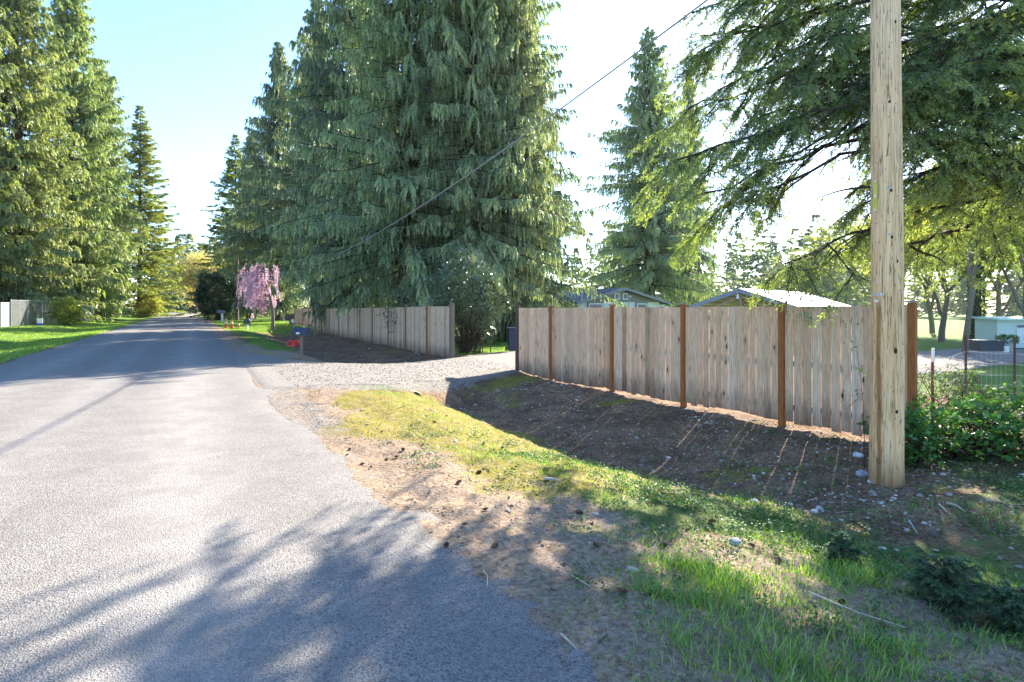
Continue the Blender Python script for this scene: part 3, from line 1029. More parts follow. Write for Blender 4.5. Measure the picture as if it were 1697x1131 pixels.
rng = np.random.default_rng(70)
sp_ = []
for i in range(34):                                   # end of the road
    Y = rng.uniform(165, 230); sp_.append((px(rng.uniform(255, 440), Y), Y, rng.uniform(18, 27)))
for i in range(46):
    x, y = sn2xy(rng.uniform(22, 115), rng.uniform(-30, -17)); sp_.append((x, y, rng.uniform(6, 11)))
for i in range(60):                                   # left, behind the verge trees
    s_0 = rng.uniform(25, 150); n_0 = rng.uniform(-48, -24)
    x, y = sn2xy(s_0, n_0); sp_.append((x, y, rng.uniform(12, 24)))
for i in range(34):                                   # behind the cedar row
    Y = rng.uniform(85, 130); sp_.append((px(rng.uniform(460, 1010), Y), Y, rng.uniform(8, 14)))
for i in range(70):                                   # right, hazy line
    Y = rng.uniform(150, 260); sp_.append((px(rng.uniform(1000, 1760), Y), Y, rng.uniform(17, 27)))
for p0, Y, h in ((1352, 150, 27), (1338, 165, 24), (1372, 160, 20), (1400, 170, 21), (1255, 140, 26), (1225, 150, 22), (975, 120, 17), (955, 130, 16)):
    sp_.append((px(p0, Y), Y, h))
woods('distant_woods', sp_, M_cedar, 71)

# ------------------------------------------------------------------ the big fir at the right
FT = np.array([11.2, 11.2, -.4])


GAPS = ((1.15, 3.25, .95), (2.05, 3.85, .55), (.85, 4.7, .62), (.35, 4.0, .5), (-.3, 4.9, .6), (-.75, 4.35, .5), (.2, 3.25, .4), (-.35, 3.85, .4), (.55, 5.6, .5), (1.5, 5.4, .4))  # ground spots where the crown is thinned so sunlight reaches the verge


def fir_tree():
    rng = np.random.default_rng(81)
    q = Quads(); up = np.array([0, 0, 1.0])
    zz = np.linspace(-.3, 22, 16)
    q.tube(np.stack([np.sin(zz * .3) * .06, zz * 0, zz], 1), np.maximum(.40 * (1 - zz / 23) ** .8, .03), 12)
    limbs = []

    def limb(p, qy, Y, rise=1.2, r=.058, dens=1.0, stop=1.0):
        Y = Y * .82 if Y > 11 else max(8.6, Y * .9) if p < 1420 else Y
        tip = np.array([px(p, Y), Y, pz(qy, Y)]) - FT
        limbs.append((tip, rise, r, dens, .0))
    # limbs whose drooping ends hang against the sky left of the pole
    for a in ((1146, 22, 14.2, 2.6), (1142, 100, 14.0, 2.6), (1190, 150, 13.2, 2.4), (1112, 268, 9.8, 2.0), (1168, 320, 11.4, 1.8), (1200, 345, 10.4, 1.8),
              (1298, 438, 9.2, 1.1, .04, .6), (1335, 250, 10.4, 1.5), (1400, 330, 9.8, 1.5), (1250, 60, 12.8, 1.8),
              (1300, -60, 12.6, 2.0), (1230, 210, 12.0, 2.2), (1345, 150, 11.0, 2.2), (1210, -70, 14.0, 2.0), (1180, -160, 15.0, 2.0)):
        limb(*a)
    for a in ((1160, 60, 13.6), (1215, 120, 13.0), (1270, 140, 12.0), (1310, 200, 11.2), (1240, 270, 11.4), (1370, 230, 10.4), (1320, 80, 12.0), (1200, 20, 13.8), (1390, 120, 11.0),
              (1180, 250, 12.4), (1140, 180, 13.0)):
        limb(*a, 1.5, .045, .62)
    # limbs right of the pole
    for a in ((1494, 402, 10.0, .55, .085), (1500, 330, 10.6, 1.6), (1508, 215, 10.6, 1.6), (1496, 85, 11.0, 1.6), (1530, 10, 11.0, 1.5), (1570, 270, 9.4, 2.0), (1610, 190, 9.0, 2.0),
              (1660, 110, 9.2, 1.6), (1650, 300, 9.0, 1.5), (1590, 60, 9.4, 1.8), (1690, 230, 8.6, 1.5), (1640, 20, 9.0, 1.5)):
        limb(*a, dens=.30) if len(a) == 4 else limb(*a, dens=.3)
    for w_ in ((6.3, 16.4, 9.2), (8.8, 17.8, 10.4), (7.2, 18.3, 11.2), (9.6, 18.4, 11.6), ):  # limbs added so their shadow darkens the near road
        w_ = (w_[0], w_[1] - 1.2, w_[2])
        limbs.append((np.array(w_) - FT, 1.6, .07, .65, 0))
    # the rest of the crown, out of the picture, that shades the verge and the road
    n_vis = len(limbs) - 4
    for i in range(11):
        a = i * 2.39996; z = 6.5 + 12 * (i / 11)
        L = 7.6 * (1 - z / 24) ** .7 * rng.uniform(.8, 1.1)
        t = np.array([math.cos(a) * L, math.sin(a) * L, z - .18 * L])
        w = t + FT
        if w[1] > 1 and abs((w[0] / w[1]) * FPX + CX - 848) < 850 and CX + w[0] / w[1] * FPX < 1560 and pz(0, w[1]) > w[2]:
            continue
        skip = False
        for f_ in (.5, .75, 1.0):                  # sunlit road stays clear of this tree's shade
            w2 = FT + np.array([t[0] * f_, t[1] * f_, t[2] + .26 * L * (1 - f_)]); gx_, gy_ = w2[0] - w2[2] * SUN.x / SUN.z, w2[1] - w2[2] * SUN.y / SUN.z
            if gy_ > .5:
                ppx, ppy = CX + gx_ / gy_ * FPX, HZ + EYE / gy_ * FPX
                if ppx < 1250 and ppy < 1000 - max(0, min(ppx, 700)) * .24:
                    skip = True
        if not skip:
            limbs.append((t, 1.2, .06, .6, 0))
    NP, ND, NS, NL, NW, NTt = [], [], [], [], [], []

    def dress(pts, L, n2, vis, umin, lmul):
        """hang needle-bearing branchlets on a limb"""
        m0 = len(pts) - 1; lcl = max(2.5, L * 1.1); ph = rng.random() * 50
        for j in range(n2):
            u = 1 - (1 - umin) * rng.random() ** 1.25
            if vis and vnoise(u * lcl, ph, 3) < .30:
                continue
            f = u * m0; k = min(int(f), m0 - 1)
            p0 = pts[k] * (1 - (f - k)) + pts[k + 1] * (f - k)
            w3 = p0 + FT
            g2 = w3[0] - w3[2] * SUN.x / SUN.z, w3[1] - w3[2] * SUN.y / SUN.z
            if (not vis or CX + w3[0] / max(w3[1], .1) * FPX > 1318) and any((g2[0] - a_) ** 2 + (g2[1] - b_) ** 2 < c_ * c_ for a_, b_, c_ in GAPS):
                continue
            if not vis and g2[1] > .5:
                ppx, ppy = CX + g2[0] / g2[1] * FPX, HZ + EYE / g2[1] * FPX
                if ppx < 900 and ppy < 1085 - max(0, min(ppx, 700)) * .2:
                    continue
            tn = norm(pts[k + 1] - pts[k])
            lat = norm(np.cross(tn, up)) * rng.choice([-1, 1])
            l2 = rng.uniform(.4, 1.15) * lmul
            d2 = norm(tn * rng.uniform(.3, 1.0) + lat * rng.uniform(.3, 1.0) - up * rng.uniform(-.15, .5))
            v = np.linspace(0, 1, 6)[:, None]
            dr = rng.uniform(.1, .6)
            q.tube(p0 + d2 * l2 * v - up * dr * l2 * v ** 2, np.linspace(.009, .003, 6), 3)
            nt = int(l2 / (.05 if vis else .10))
            vv = rng.uniform(.05, 1, nt)
            tb = p0 + d2 * l2 * vv[:, None] - up * (dr * l2 * vv ** 2)[:, None]
            bd = norm(d2 - 2 * dr * up * vv[:, None])
            lt2 = norm(np.cross(bd, up)) * rng.choice([-1, 1], nt)[:, None]
            td = norm(bd * rng.uniform(.4, 1.1, nt)[:, None] + lt2 * rng.uniform(.3, 1.1, nt)[:, None] - up * rng.uniform(-.1, .6, nt)[:, None])
            tl = rng.uniform(.14, .34, nt) * (1.15 - .5 * vv)
            nn = 16 if vis else 7
            ti = np.repeat(np.arange(nt), nn)
            w = rng.random(len(ti))
            pos = tb[ti] + td[ti] * (tl[ti] * w)[:, None] - up * (.12 * tl[ti] * w ** 2)[:, None]
            sd = rand_side(rng, td[ti])
            nd = norm(td[ti] * .9 + sd * .8 - up * .12)
            NP.append(pos); ND.append(nd); NS.append(rand_side(rng, nd))
            sc = 1 if vis else 2.0
            NL.append(rng.uniform(.04, .08, len(ti)) * sc); NW.append(rng.uniform(.009, .016, len(ti)) * sc)
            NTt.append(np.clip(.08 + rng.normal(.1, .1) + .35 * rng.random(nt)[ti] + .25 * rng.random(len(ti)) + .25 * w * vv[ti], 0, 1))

    for li, (tip, rise, r, dens, _) in enumerate(limbs):
        vis = li < n_vis
        flat = np.array([tip[0], tip[1], 0]); L = np.linalg.norm(flat)
        b = np.array([0, 0, min(tip[2] + (rise + .10 * L if rise < 1 else .26 * L), 19.0)])
        mid = (b + tip) / 2 + up * rise * .36 + rng.normal(0, .3, 3)
        tt = np.linspace(0, 1, 18)[:, None]
        pts = (1 - tt) ** 2 * b + 2 * tt * (1 - tt) * mid + tt * tt * tip
        pts += np.sin(tt * np.pi * 2.6 + rng.random() * 6) * np.sin(tt * np.pi) * np.array([rng.normal(0, .18), rng.normal(0, .18), rng.normal(0, .24)])
        pts[1:-1] += rng.normal(0, .045, (16, 3))
        q.tube(pts, r * (1 - .88 * tt[:, 0]) + .008, 7)
        lf_ = 1.15 if tip[0] + FT[0] < .63 * (tip[1] + FT[1]) else 1.0
        dress(pts, L, int(L * lf_ * (6.0 if vis else 2.2) * dens), vis, .3, 1.0)
        for j in range(int(rng.integers(8, 13) * (1 if vis else .7))):          # forks
            u = rng.uniform(.22, .95); f = u * 17; k = min(int(f), 16)
            p0 = pts[k] * (1 - (f - k)) + pts[k + 1] * (f - k); tn = norm(pts[k + 1] - pts[k])
            lat = norm(np.cross(tn, up)) * (1 if j % 2 else -1)
            l1 = rng.uniform(.8, 2.2) * (1.1 - .65 * u)
            d1 = norm(tn * rng.uniform(.6, 1.1) + lat * rng.uniform(.45, 1.0) - up * rng.uniform(-.1, .35))
            v = np.linspace(0, 1, 9)[:, None]
            fp_ = p0 + d1 * l1 * v - up * rng.uniform(.05, .45) * l1 * v ** 2 + np.sin(v * 5 + rng.random() * 6) * v * rng.normal(0, .05, 3)
            q.tube(fp_, (.30 * r) * (1 - .85 * v[:, 0]) + .005, 5)
            dress(fp_, l1, int(l1 * lf_ * (12.0 if vis else 4.0) * dens) + 1, vis, .08, .75)
    print('fir needles', sum(len(x) for x in NP))
    NP, ND, NS, NL, NW, NTt = [np.concatenate(x_) for x_ in (NP, ND, NS, NL, NW, NTt)]
    # openings in the crown that let the sun through to the verge
    wx = NP[:, 0] + FT[0]; wy = NP[:, 1] + FT[1]; wz = NP[:, 2] + FT[2] + .3
    hx = wx - wz * SUN.x / SUN.z; hy = wy - wz * SUN.y / SUN.z
    keep = np.ones(len(NP), bool)
    for a_, b_, c_ in ((1.15, 3.35, .58), (1.95, 3.85, .36), (.85, 4.7, .36), (.35, 4.05, .32), (1.35, 2.75, .28), (-.3, 4.9, .36), (.05, 3.3, .2), (2.6, 3.9, .2), (.75, 3.6, .22), (1.5, 5.2, .3)):
        d_ = np.hypot(hx - a_, hy - b_) + .30 * (vnoise(hx * 4, hy * 4, 5) - .35)
        keep &= d_ > c_
    V, F = kites(NP[keep], ND[keep], NS[keep], NL[keep], NW[keep])
    return (V, F, NTt[keep]), q


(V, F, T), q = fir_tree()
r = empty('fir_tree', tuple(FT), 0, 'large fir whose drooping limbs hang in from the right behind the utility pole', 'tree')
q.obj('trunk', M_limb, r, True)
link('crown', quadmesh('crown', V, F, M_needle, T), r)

# ------------------------------------------------------------------ utility pole, cable, far poles
def pole_material():
    m = NT('pole_wood')
    g = m.noise(3.0, 7, .62, vec=m.co((7, 7, .42)), dist=.5)
    f = m.noise(9, 6, .65, vec=m.co((8, 8, .6)), dist=.4)
    c = m.ramp(g, [(.25, (.45, .24, .11)), (.42, (.74, .42, .20)), (.56, (.88, .55, .29)), (.78, (.90, .62, .37))])
    sep = m.n('ShaderNodeSeparateXYZ'); m.l(m.co(), sep.inputs[0])
    # greyer tone higher up
    hi = m.ramp(m.math('MULTIPLY', sep.outputs[2], .14), [(.25, 0), (.75, .7)])
    c = m.mix(hi, c, m.mix(.5, c, (.74, .57, .46)))
    c = m.mix(m.ramp(f, [(.55, 0), (.70, .38)]), c, (.40, .22, .12))
    # long drying checks
    ck = m.noise(13, 3, .5, vec=m.co((3.2, 3.2, .10)), dist=.4)
    ckm = m.ramp(m.math('ABSOLUTE', m.math('SUBTRACT', ck, .5)), [(.004, 1), (.020, 0)])
    c = m.mix(m.math('MULTIPLY', ckm, .8), c, (.045, .028, .02))
    # nail holes
    nh = m.ramp(m.voro(1.0, vec=m.co((20, 20, 9)), out='Distance'), [(.07, 1), (.12, 0)])
    c = m.mix(m.math('MULTIPLY', nh, .85), c, (.05, .03, .02))
    # resin-brown strip running down the left flank below the number
    w = m.math('MULTIPLY_ADD', m.math('SUBTRACT', m.noise(3, 4, vec=m.co((1, 1, 1.2))), .5), .03, sep.outputs[0])
    strip = m.ramp(m.math('ABSOLUTE', m.math('ADD', w, .066)), [(.012, 1), (.028, 0)])
    low = m.ramp(sep.outputs[2], [(0, 1), (1, 1)])
    zf = m.math('SUBTRACT', 1, m.math('SMOOTH_MIN', 1, m.math('MAXIMUM', 0, m.math('MULTIPLY', m.math('SUBTRACT', sep.outputs[2], 1.9), 6)), .01))
    c = m.mix(m.math('MULTIPLY', m.math('MULTIPLY', strip, zf), .75), c, (.22, .085, .022))
    # darker and browner towards the foot
    ft = m.ramp(m.math('MULTIPLY_ADD', m.math('SUBTRACT', f, .5), .3, sep.outputs[2]), [(.05, .6), (.42, 0)])
    c = m.mix(ft, c, (.20, .095, .035))
    m.col(c).rough(.8, .15)
    m.bump(m.math('SUBTRACT', m.math('ADD', g, m.math('MULTIPLY', f, .6)), m.math('MULTIPLY', ckm, 2)), .5, .012)
    return m.mat


PY_ = 6.3
PX_ = px(1468.5, PY_)
PZ_ = gz(PX_, PY_)
PA_ = math.atan2(PX_, PY_)
pole = empty('utility_pole', (PX_, PY_, PZ_), -PA_, 'tall weathered wooden utility pole in front of the fence end', 'pole')
rng = np.random.default_rng(91)
zz = np.array([-.4, 0, .08, .3, .8, 1.5, 2.3, 3.2, 4.2, 5.5, 7, 9.5])
PR_ = np.array([.20, .196, .190, .180, .164, .15]) * .87
ra = np.interp(zz, [-.4, 0, .3, 2, 5, 9.5], PR_)
q = Quads(); q.tube(np.stack([.01 * np.sin(zz * .8), 0 * zz, zz], 1), ra, 40)
me = q.mesh('shaft', pole_material(), True)
co = np.empty(len(me.vertices) * 3, np.float32); me.vertices.foreach_get('co', co); co = co.reshape(-1, 3)
ang = np.arctan2(co[:, 1], co[:, 0])
k = 1 + .014 * (vnoise(ang * 3, co[:, 2] * .5, 3) - .5) + .012 * np.sin(ang * 3 + co[:, 2] * .2)
co[:, :2] *= k[:, None]
me.vertices.foreach_set('co', co.ravel()); me.update()
link('shaft', me, pole)


def pole_r(z):
    return float(np.interp(z, [-.4, 0, .3, 2, 5, 9.5], PR_))


def on_pole(pxl, py, lift=.003):
    """angle and height on the pole front for a spot seen at column pxl, row py"""
    z = pz(py, PY_ - .17) - PZ_
    dx = (pxl - 1468.5) / FPX * (PY_ - .14) * math.cos(PA_)
    rr = pole_r(z)
    a = math.asin(max(-.97, min(.97, dx / rr)))
    return a, z, rr + lift


M_knot = plain('knot_dark', (.03, .02, .015), .8)
M_knotgrey = plain('knot_halo', (.36, .36, .40), .8)
for (kx, ky, w, h) in ((1484, 582, .018, .034), (1477, 315, .012, .018), (1478, 393, .012, .018), (1487, 433, .011, .02), (1474, 167, .012, .015), (1484, 34, .010, .012), (1486, 683, .014, .022), (1456, 767, .022, .04)):
    a, z, rr = on_pole(kx, ky, .001)
    rot = Matrix.Rotation(a, 4, 'Z')
    k_ = MB().ball((math.sin(a) * rr, -math.cos(a) * rr, z), (w, .010, h), 12, rot).obj('knot', M_knot if ky != 767 else plain('knot_brown', (.20, .10, .04), .8), pole, True)
    if ky in (315, 393, 433):
        MB().ball((math.sin(a) * (rr - .001) - .012, -math.cos(a) * (rr - .001), z + .03), (.026, .006, .028), 12, rot).obj('knot_collar', M_knotgrey, k_, True)


def digit(ch, pxl, py, size, mat):
    a, z, rr = on_pole(pxl, py, .005)
    cu = bpy.data.curves.new('digit', 'FONT')
    cu.body = ch; cu.size = size; cu.extrude = .0015; cu.align_x = 'CENTER'; cu.align_y = 'CENTER'
    cu.offset = .0012
    cu.materials.append(mat)
    tmp = bpy.data.objects.new('digit_curve', cu)
    me = bpy.data.meshes.new_from_object(tmp); bpy.data.objects.remove(tmp)
    o = link('digit', me, pole)
    o.location = (math.sin(a) * rr, -math.cos(a) * rr, z)
    o.rotation_euler = (R(90), 0, a)
    return o


M_num = plain('aluminium_numbers', (.62, .63, .70), .4, .6, .3)
for i, ch in enumerate('33241'):
    digit(ch, 1446.5 + i * 4.5, 488, .052, M_num)
digit('2', 1454, 467, .042, M_num)
a, z, rr = on_pole(1452.5, 499, .004)
MB().box((math.sin(a) * rr, -math.cos(a) * rr, z), (.040, .006, .026), a, .004).obj('tag_plate', M_white, pole)
ys = [294, 320.5, 347]
M_yel = plain('yellow_strip', (.62, .56, .10), .5)
a, z0_, rr = on_pole(1450.8, 294, .004); _, z1_, _ = on_pole(1450.8, 347, .004)
st_ = MB().box((math.sin(a) * rr, -math.cos(a) * rr, (z0_ + z1_) / 2), (.040, .005, z0_ - z1_), a, .008).obj('reflector_strip', M_yel, pole)
for y_ in (296, 321, 345.5):
    _, z, _ = on_pole(1450.8, y_)
    MB().box((math.sin(a) * (rr + .002), -math.cos(a) * (rr + .002), z), (.040, .005, .026), a, .004).obj('strip_fastener', M_white, st_)

FP = (px(393, 68), 68.0)
t = np.linspace(0, 1, 60)
A = np.array([PX_, PY_, 6.5]); B = np.array([FP[0], FP[1], 7.6])
cab = A * (1 - t)[:, None] + B * t[:, None]
cab[:, 2] -= 3.15 * 4 * t * (1 - t)
q = Quads(); q.tube(cab, .0145, 6)
tag(q.obj('overhead_cable', M_wire, None, True), 'dark overhead cable running from the near pole across the cedars', 'cable')
fp = empty('utility_pole', (FP[0], FP[1], -.1), 0, 'distant grey utility pole in front of the pink cherry', 'pole')
MB().cyl((0, 0, 4.2), .19, .13, 8.4, 12).obj('shaft', M_barkgrey, fp, True)
bp = empty('utility_pole', (px(1180, 90), 90, -1), 0, 'far utility pole with a crossarm above the fence, behind the carport', 'pole')
MB().cyl((0, 0, 3.6), .28, .22, 7.6, 10).obj('shaft', M_barkgrey, bp, True)
MB().box((0.3, 0, 6.3), (3.4, .22, .24), .2).obj('crossarm', M_barkgrey, bp)
for dx in (-1.2, .2, 1.7):
    MB().cyl((dx, dx * .2, 6.62), .12, .09, .36, 8).obj('insulator', M_white, bp, True)
q = Quads(); t = np.linspace(0, 1, 20)
A = np.array([px(1180, 90) + 1.7, 90.3, 5.8]); B = np.array([px(1225, 34), 34, 2.45])
w_ = A * (1 - t)[:, None] + B * t[:, None]; w_[:, 2] -= .35 * 4 * t * (1 - t)
q.tube(w_, .02, 4)
tag(q.obj('service_wire', M_wire, None, True), 'thin service wire from the far crossarm pole to the carport roof', 'wire')

# ------------------------------------------------------------------ house, carport, shed
RZ_ = math.atan2(NY, NX)
M_roofblue = NT('shingle_roof'); M_roofblue.col(M_roofblue.ramp(M_roofblue.noise(9, 6, .7), [(.3, (.06, .068, .085)), (.7, (.12, .13, .155))])).rough(.85, .2)
M_roofblue = M_roofblue.mat
M_greenwall = wood_plain('grey_green_boards', (.17, .18, .165), (.23, .24, .215), (12, 12, .4))
M_whitewall = plain('pale_wall', (.62, .66, .66), .7)
M_trim = plain('grey_trim', (.19, .205, .215), .6)
M_glass = NT('window_glass').col((.10, .14, .18)).rough(.08, .6).mat
hs = empty('house', (8.9, 46, -.9), RZ_, 'pale house with grey green gable and low blue grey roof over the fence', 'house')
w, ez, pk, LL = 4.5, 2.85, 3.92, 9.0
MB().box((0, LL / 2, ez / 2), (2 * w - .5, LL - .4, ez)).obj('wall', M_whitewall, hs)
MB().prism([(-w + .25, ez + .002), (w - .25, ez + .002), (0, pk - .08)], .16, Matrix.Translation((0, .22, 0))).obj('gable', M_greenwall, hs)
rf_ = MB()
for sg in (-1, 1):
    rf_.prism([(sg * (w + .35), ez - .16), (0, pk - .06), (0, pk + .08), (sg * (w + .35), ez - .02)], LL + .7, Matrix.Translation((0, LL / 2 - .1, 0)))
ro = rf_.obj('roof', M_roofblue, hs)
fa = MB()
for sg in (-1, 1):
    fa.prism([(sg * (w + .36), ez - .22), (0, pk - .12), (0, pk + .085), (sg * (w + .36), ez - .01)], .05, Matrix.Translation((0, -.49, 0)))
fa.obj('fascia', M_trim, ro)
for x0 in (-.42, .42):
    v = MB().box((x0, .12, 3.30), (.52, .06, .52)).obj('gable_vent', M_white, hs)
    MB().box((x0, .085, 3.30), (.34, .03, .36)).obj('louvre', M_trim, v)
for x0, wd in ((-2.6, 1.35), (2.2, 1.1)):
    v = MB().box((x0, .16, 2.28), (wd + .2, .12, 1.1)).obj('window', M_trim, hs)
    f_ = MB().box((x0, .10, 2.28), (wd, .06, .92)).obj('frame', M_white, v)
    MB().box((x0, .068, 2.28), (wd - .2, .03, .76)).obj('pane', M_glass, v)
cm = MB().cyl((.75, .05, 2.75), .03, .03, 1.1, 8).obj('camera_mast', M_metal, hs, True)
MB().ball((.78, -.02, 3.3), (.13, .16, .10), 10).obj('camera_head', M_white, cm, True)
v = MB().box((-w + .2, 2.2, 2.2), (.1, 1.2, .9)).obj('window', M_trim, hs)
MB().box((-w + .14, 2.2, 2.2), (.04, 1.0, .7)).obj('pane', M_glass, v)
pp = MB().prism([(4.2, 2.62), (7.4, 2.2), (7.4, 2.3), (4.2, 2.72)], 4, Matrix.Translation((0, 3.0, 0))).obj('porch_roof', M_whitewall, hs)

cp = empty('carport', (12, 30, -1.0), R(-42), 'open carport with exposed trusses and bright metal roof behind the fence', 'carport')
M_mroof = NT('metal_roof')
sepm = M_mroof.n('ShaderNodeTexWave'); sepm.inputs['Scale'].default_value = 1.4; sepm.bands_direction = 'Y'; sepm.inputs['Distortion'].default_value = 0
M_mroof.l(M_mroof.co(), sepm.inputs['Vector'])
M_mroof.col(M_mroof.ramp(sepm.outputs[0], [(0, (.55, .50, .47)), (.3, (.66, .62, .59)), (1, (.68, .64, .62))])).rough(.35, .5, .15)
M_mroof.bump(sepm.outputs[0], .6, .03)
M_mroof = M_mroof.mat
w, ez, pk, LL = 2.65, 2.62, 3.52, 12.0
rf_ = MB()
for sg in (-1, 1):
    rf_.prism([(sg * (w + .15), ez - .06), (0, pk - .02), (0, pk + .03), (sg * (w + .15), ez - .01)], LL, Matrix.Translation((0, LL / 2, 0)))
ro = rf_.obj('roof', M_mroof, cp)
fa = MB()
for sg in (-1, 1):
    fa.prism([(sg * (w + .16), ez - .22), (0, pk - .20), (0, pk + .04), (sg * (w + .16), ez + .0)], .06, Matrix.Translation((0, -.035, 0)))
fa.obj('fascia', plain('blue_grey_fascia', (.22, .25, .31), .6), ro)
M_raw = wood_plain('raw_timber', (.24, .17, .11), (.38, .29, .20), (2, 2, 14))
for yy in (.12, 3.0, 6.0, 9.0, 11.8):
    tr = MB()
    tr.box((0, yy, 2.52), (2 * w, .07, .16))
    tr.box((0, yy + .001, (2.6 + 3.40) / 2), (.13, .065, .78))
    for sg in (-1, 1):
        tr.box((sg * .62, yy + .002, 2.87), (1.25, .06, .11), rot=Matrix.Rotation(-sg * R(-24), 4, 'Y'))
    tr.obj('truss', M_raw, cp)
for sg in (-1, 1):
    for yy in (.12, 4.0, 8.0, 11.8):
        MB().box((sg * (w - .15), yy, 1.22), (.14, .14, 2.44)).obj('post', M_raw, cp)
for k in range(5):
    for sg in (-1, 1):
        x0 = .35 + k * .5
        MB().box((sg * x0, LL / 2, pk - .09 - x0 * (pk - ez) / w), (.09, LL - .3, .05)).obj('purlin', M_raw, cp)
lm = MB().cyl((-.05, -.15, 3.12), .075, .05, .22, 12).obj('lantern', M_white, cp, True)
MB().cyl((-.05, -.15, 3.29), .02, .06, .12, 10).obj('lantern_cap', M_metal, lm, True)
MB().box((0, LL - .2, 1.2), (2 * w - .2, .06, 2.4)).obj('back_wall', M_raw, cp)

M_mint = plain('mint_paint', (.50, .60, .55), .7)
SX, SY = px(1708, 45), 45.0
SZ = gz(SX, SY)
SZ = pz(577, 45)
sh = empty('shed', (SX, SY, SZ), R(-4), 'low mint green shed on bright grass at the right edge', 'shed')
MB().box((0, 1.2, 1.12), (5.0, 2.4, 2.24)).obj('wall', M_mint, sh)
MB().box((0, 1.1, 2.31), (5.5, 3.1, .12), rot=Matrix.Rotation(R(2), 4, 'X')).obj('roof', plain('mint_roof', (.50, .68, .60), .5), sh)
v = MB().box((-.3, -.02, 1.12), (1.6, .08, 1.5)).obj('window', plain('pale_panel', (.62, .66, .66), .6), sh)
MB().box((-.3, -.07, 1.72), (1.5, .03, .22)).obj('pane', M_glass, v)
MB().box((1.75, -.012, .95), (1.3, .06, 1.7)).obj('doorway', M_black, sh)
MB().box((1.70, -.06, .82), (1.2, .05, 1.3)).obj('door_gate', wood_plain('gate_wood', (.18, .16, .14), (.28, .26, .23)), sh)
for x0 in (.75, .95, 1.02):
    MB().cyl((x0, -.10, 1.1), .05, .05, 1.9, 8).obj('downpipe', plain('teal_pipe', (.25, .50, .50), .5), sh, True)
ut = empty('utility_box', (px(1635, 33), 33, pz(582, 33)), R(-4), 'dark grey rectangular box on the grass before the mint shed', 'box')
MB().box((0, 0, .31), (1.42, .8, .56), 0, .02).obj('body', plain('slate_grey', (.05, .055, .065), .6), ut)
MB().box((0, 0, .615), (1.48, .86, .05), 0, .01).obj('lid', plain('slate_lid', (.09, .10, .115), .6), ut)
pl = empty('planter', (px(1668, 34), 34, pz(582, 34)), 0, 'round grey planter with pale foliage beside the dark grey box', 'planter')
MB().cyl((0, 0, .26), .36, .46, .52, 18).obj('pot', plain('pot_grey', (.34, .37, .36), .7), pl, True)
(V, F, T), _q = bush(29, (.55, .5), .5, 4, 260, .12, .05)
link('foliage', quadmesh('foliage', V + np.array([0, 0, .45]), F, M_weed, T), pl)
bk = empty('bucket', (px(1657, 33), 32.6, pz(583, 33)), 0, 'small white bucket between the dark box and the planter', 'bucket')
MB().cyl((0, 0, .16), .13, .16, .32, 14).obj('body', M_white, bk, True)
MB().cyl((0, 0, .33), .172, .172, .025, 14).obj('rim', M_white, bk, True)

# ------------------------------------------------------------------ wire fence and brambles at the right
wf = [(px(1512, 7.9) + .12, 7.95), (px(1546, 9.0), 9.0), (px(1601, 11.0), 11.0), (px(1682, 11.6), 11.6), (px(1790, 12.0), 12.0)]
wr = empty('wire_fence', (wf[0][0], wf[0][1], 0), 0, 'field wire fence on thin steel stakes right of the board fence', 'fence')
M_stake = plain('dark_stake', (.075, .05, .04), .8, var=.3, scale=20)
M_rust = plain('rusty_stake', (.20, .07, .035), .8, var=.4, scale=20)
for i, (x, y) in enumerate(wf[1:]):
    z0 = gz(x, y); zt = (.93, 1.05, .98, 1.0)[i]
    p = MB().box((x - wf[0][0], y - wf[0][1], (z0 + zt) / 2 - .1), (.045, .012, zt - z0 + .2), .4)
    p.box((x - wf[0][0], y - wf[0][1] + .016, (z0 + zt) / 2 - .1), (.010, .03, zt - z0 + .2), .4)
    p = p.obj('stake', M_rust if i == 0 else M_stake, wr)
    if i == 0:
        MB().box((x - wf[0][0], y - wf[0][1] - .003, zt - .10), (.052, .02, .22), .4).obj('stake_tip', M_white, p)
for i in range(len(wf) - 1):
    q = Quads()
    a = np.array([wf[i][0] - wf[0][0], wf[i][1] - wf[0][1]]); b = np.array([wf[i + 1][0] - wf[0][0], wf[i + 1][1] - wf[0][1]])
    L = np.hypot(*(b - a)); za = gz(*wf[i]); zb = gz(*wf[i + 1])
    for h in (.12, .28, .46, .66, .88, 1.1):
        q.tube([[*a, za + h], [*((a + b) / 2), (za + zb) / 2 + h - .015], [*b, zb + h]], .0022, 3)
    for k in range(int(L / .16)):
        f = k * .16 / L; c_ = a + (b - a) * f; z = za + (zb - za) * f
        q.tube([[*c_, z + .12], [*c_, z + .6], [*c_, z + 1.1]], .0016, 3)
    q.obj('wire_mesh', M_metal, wr)

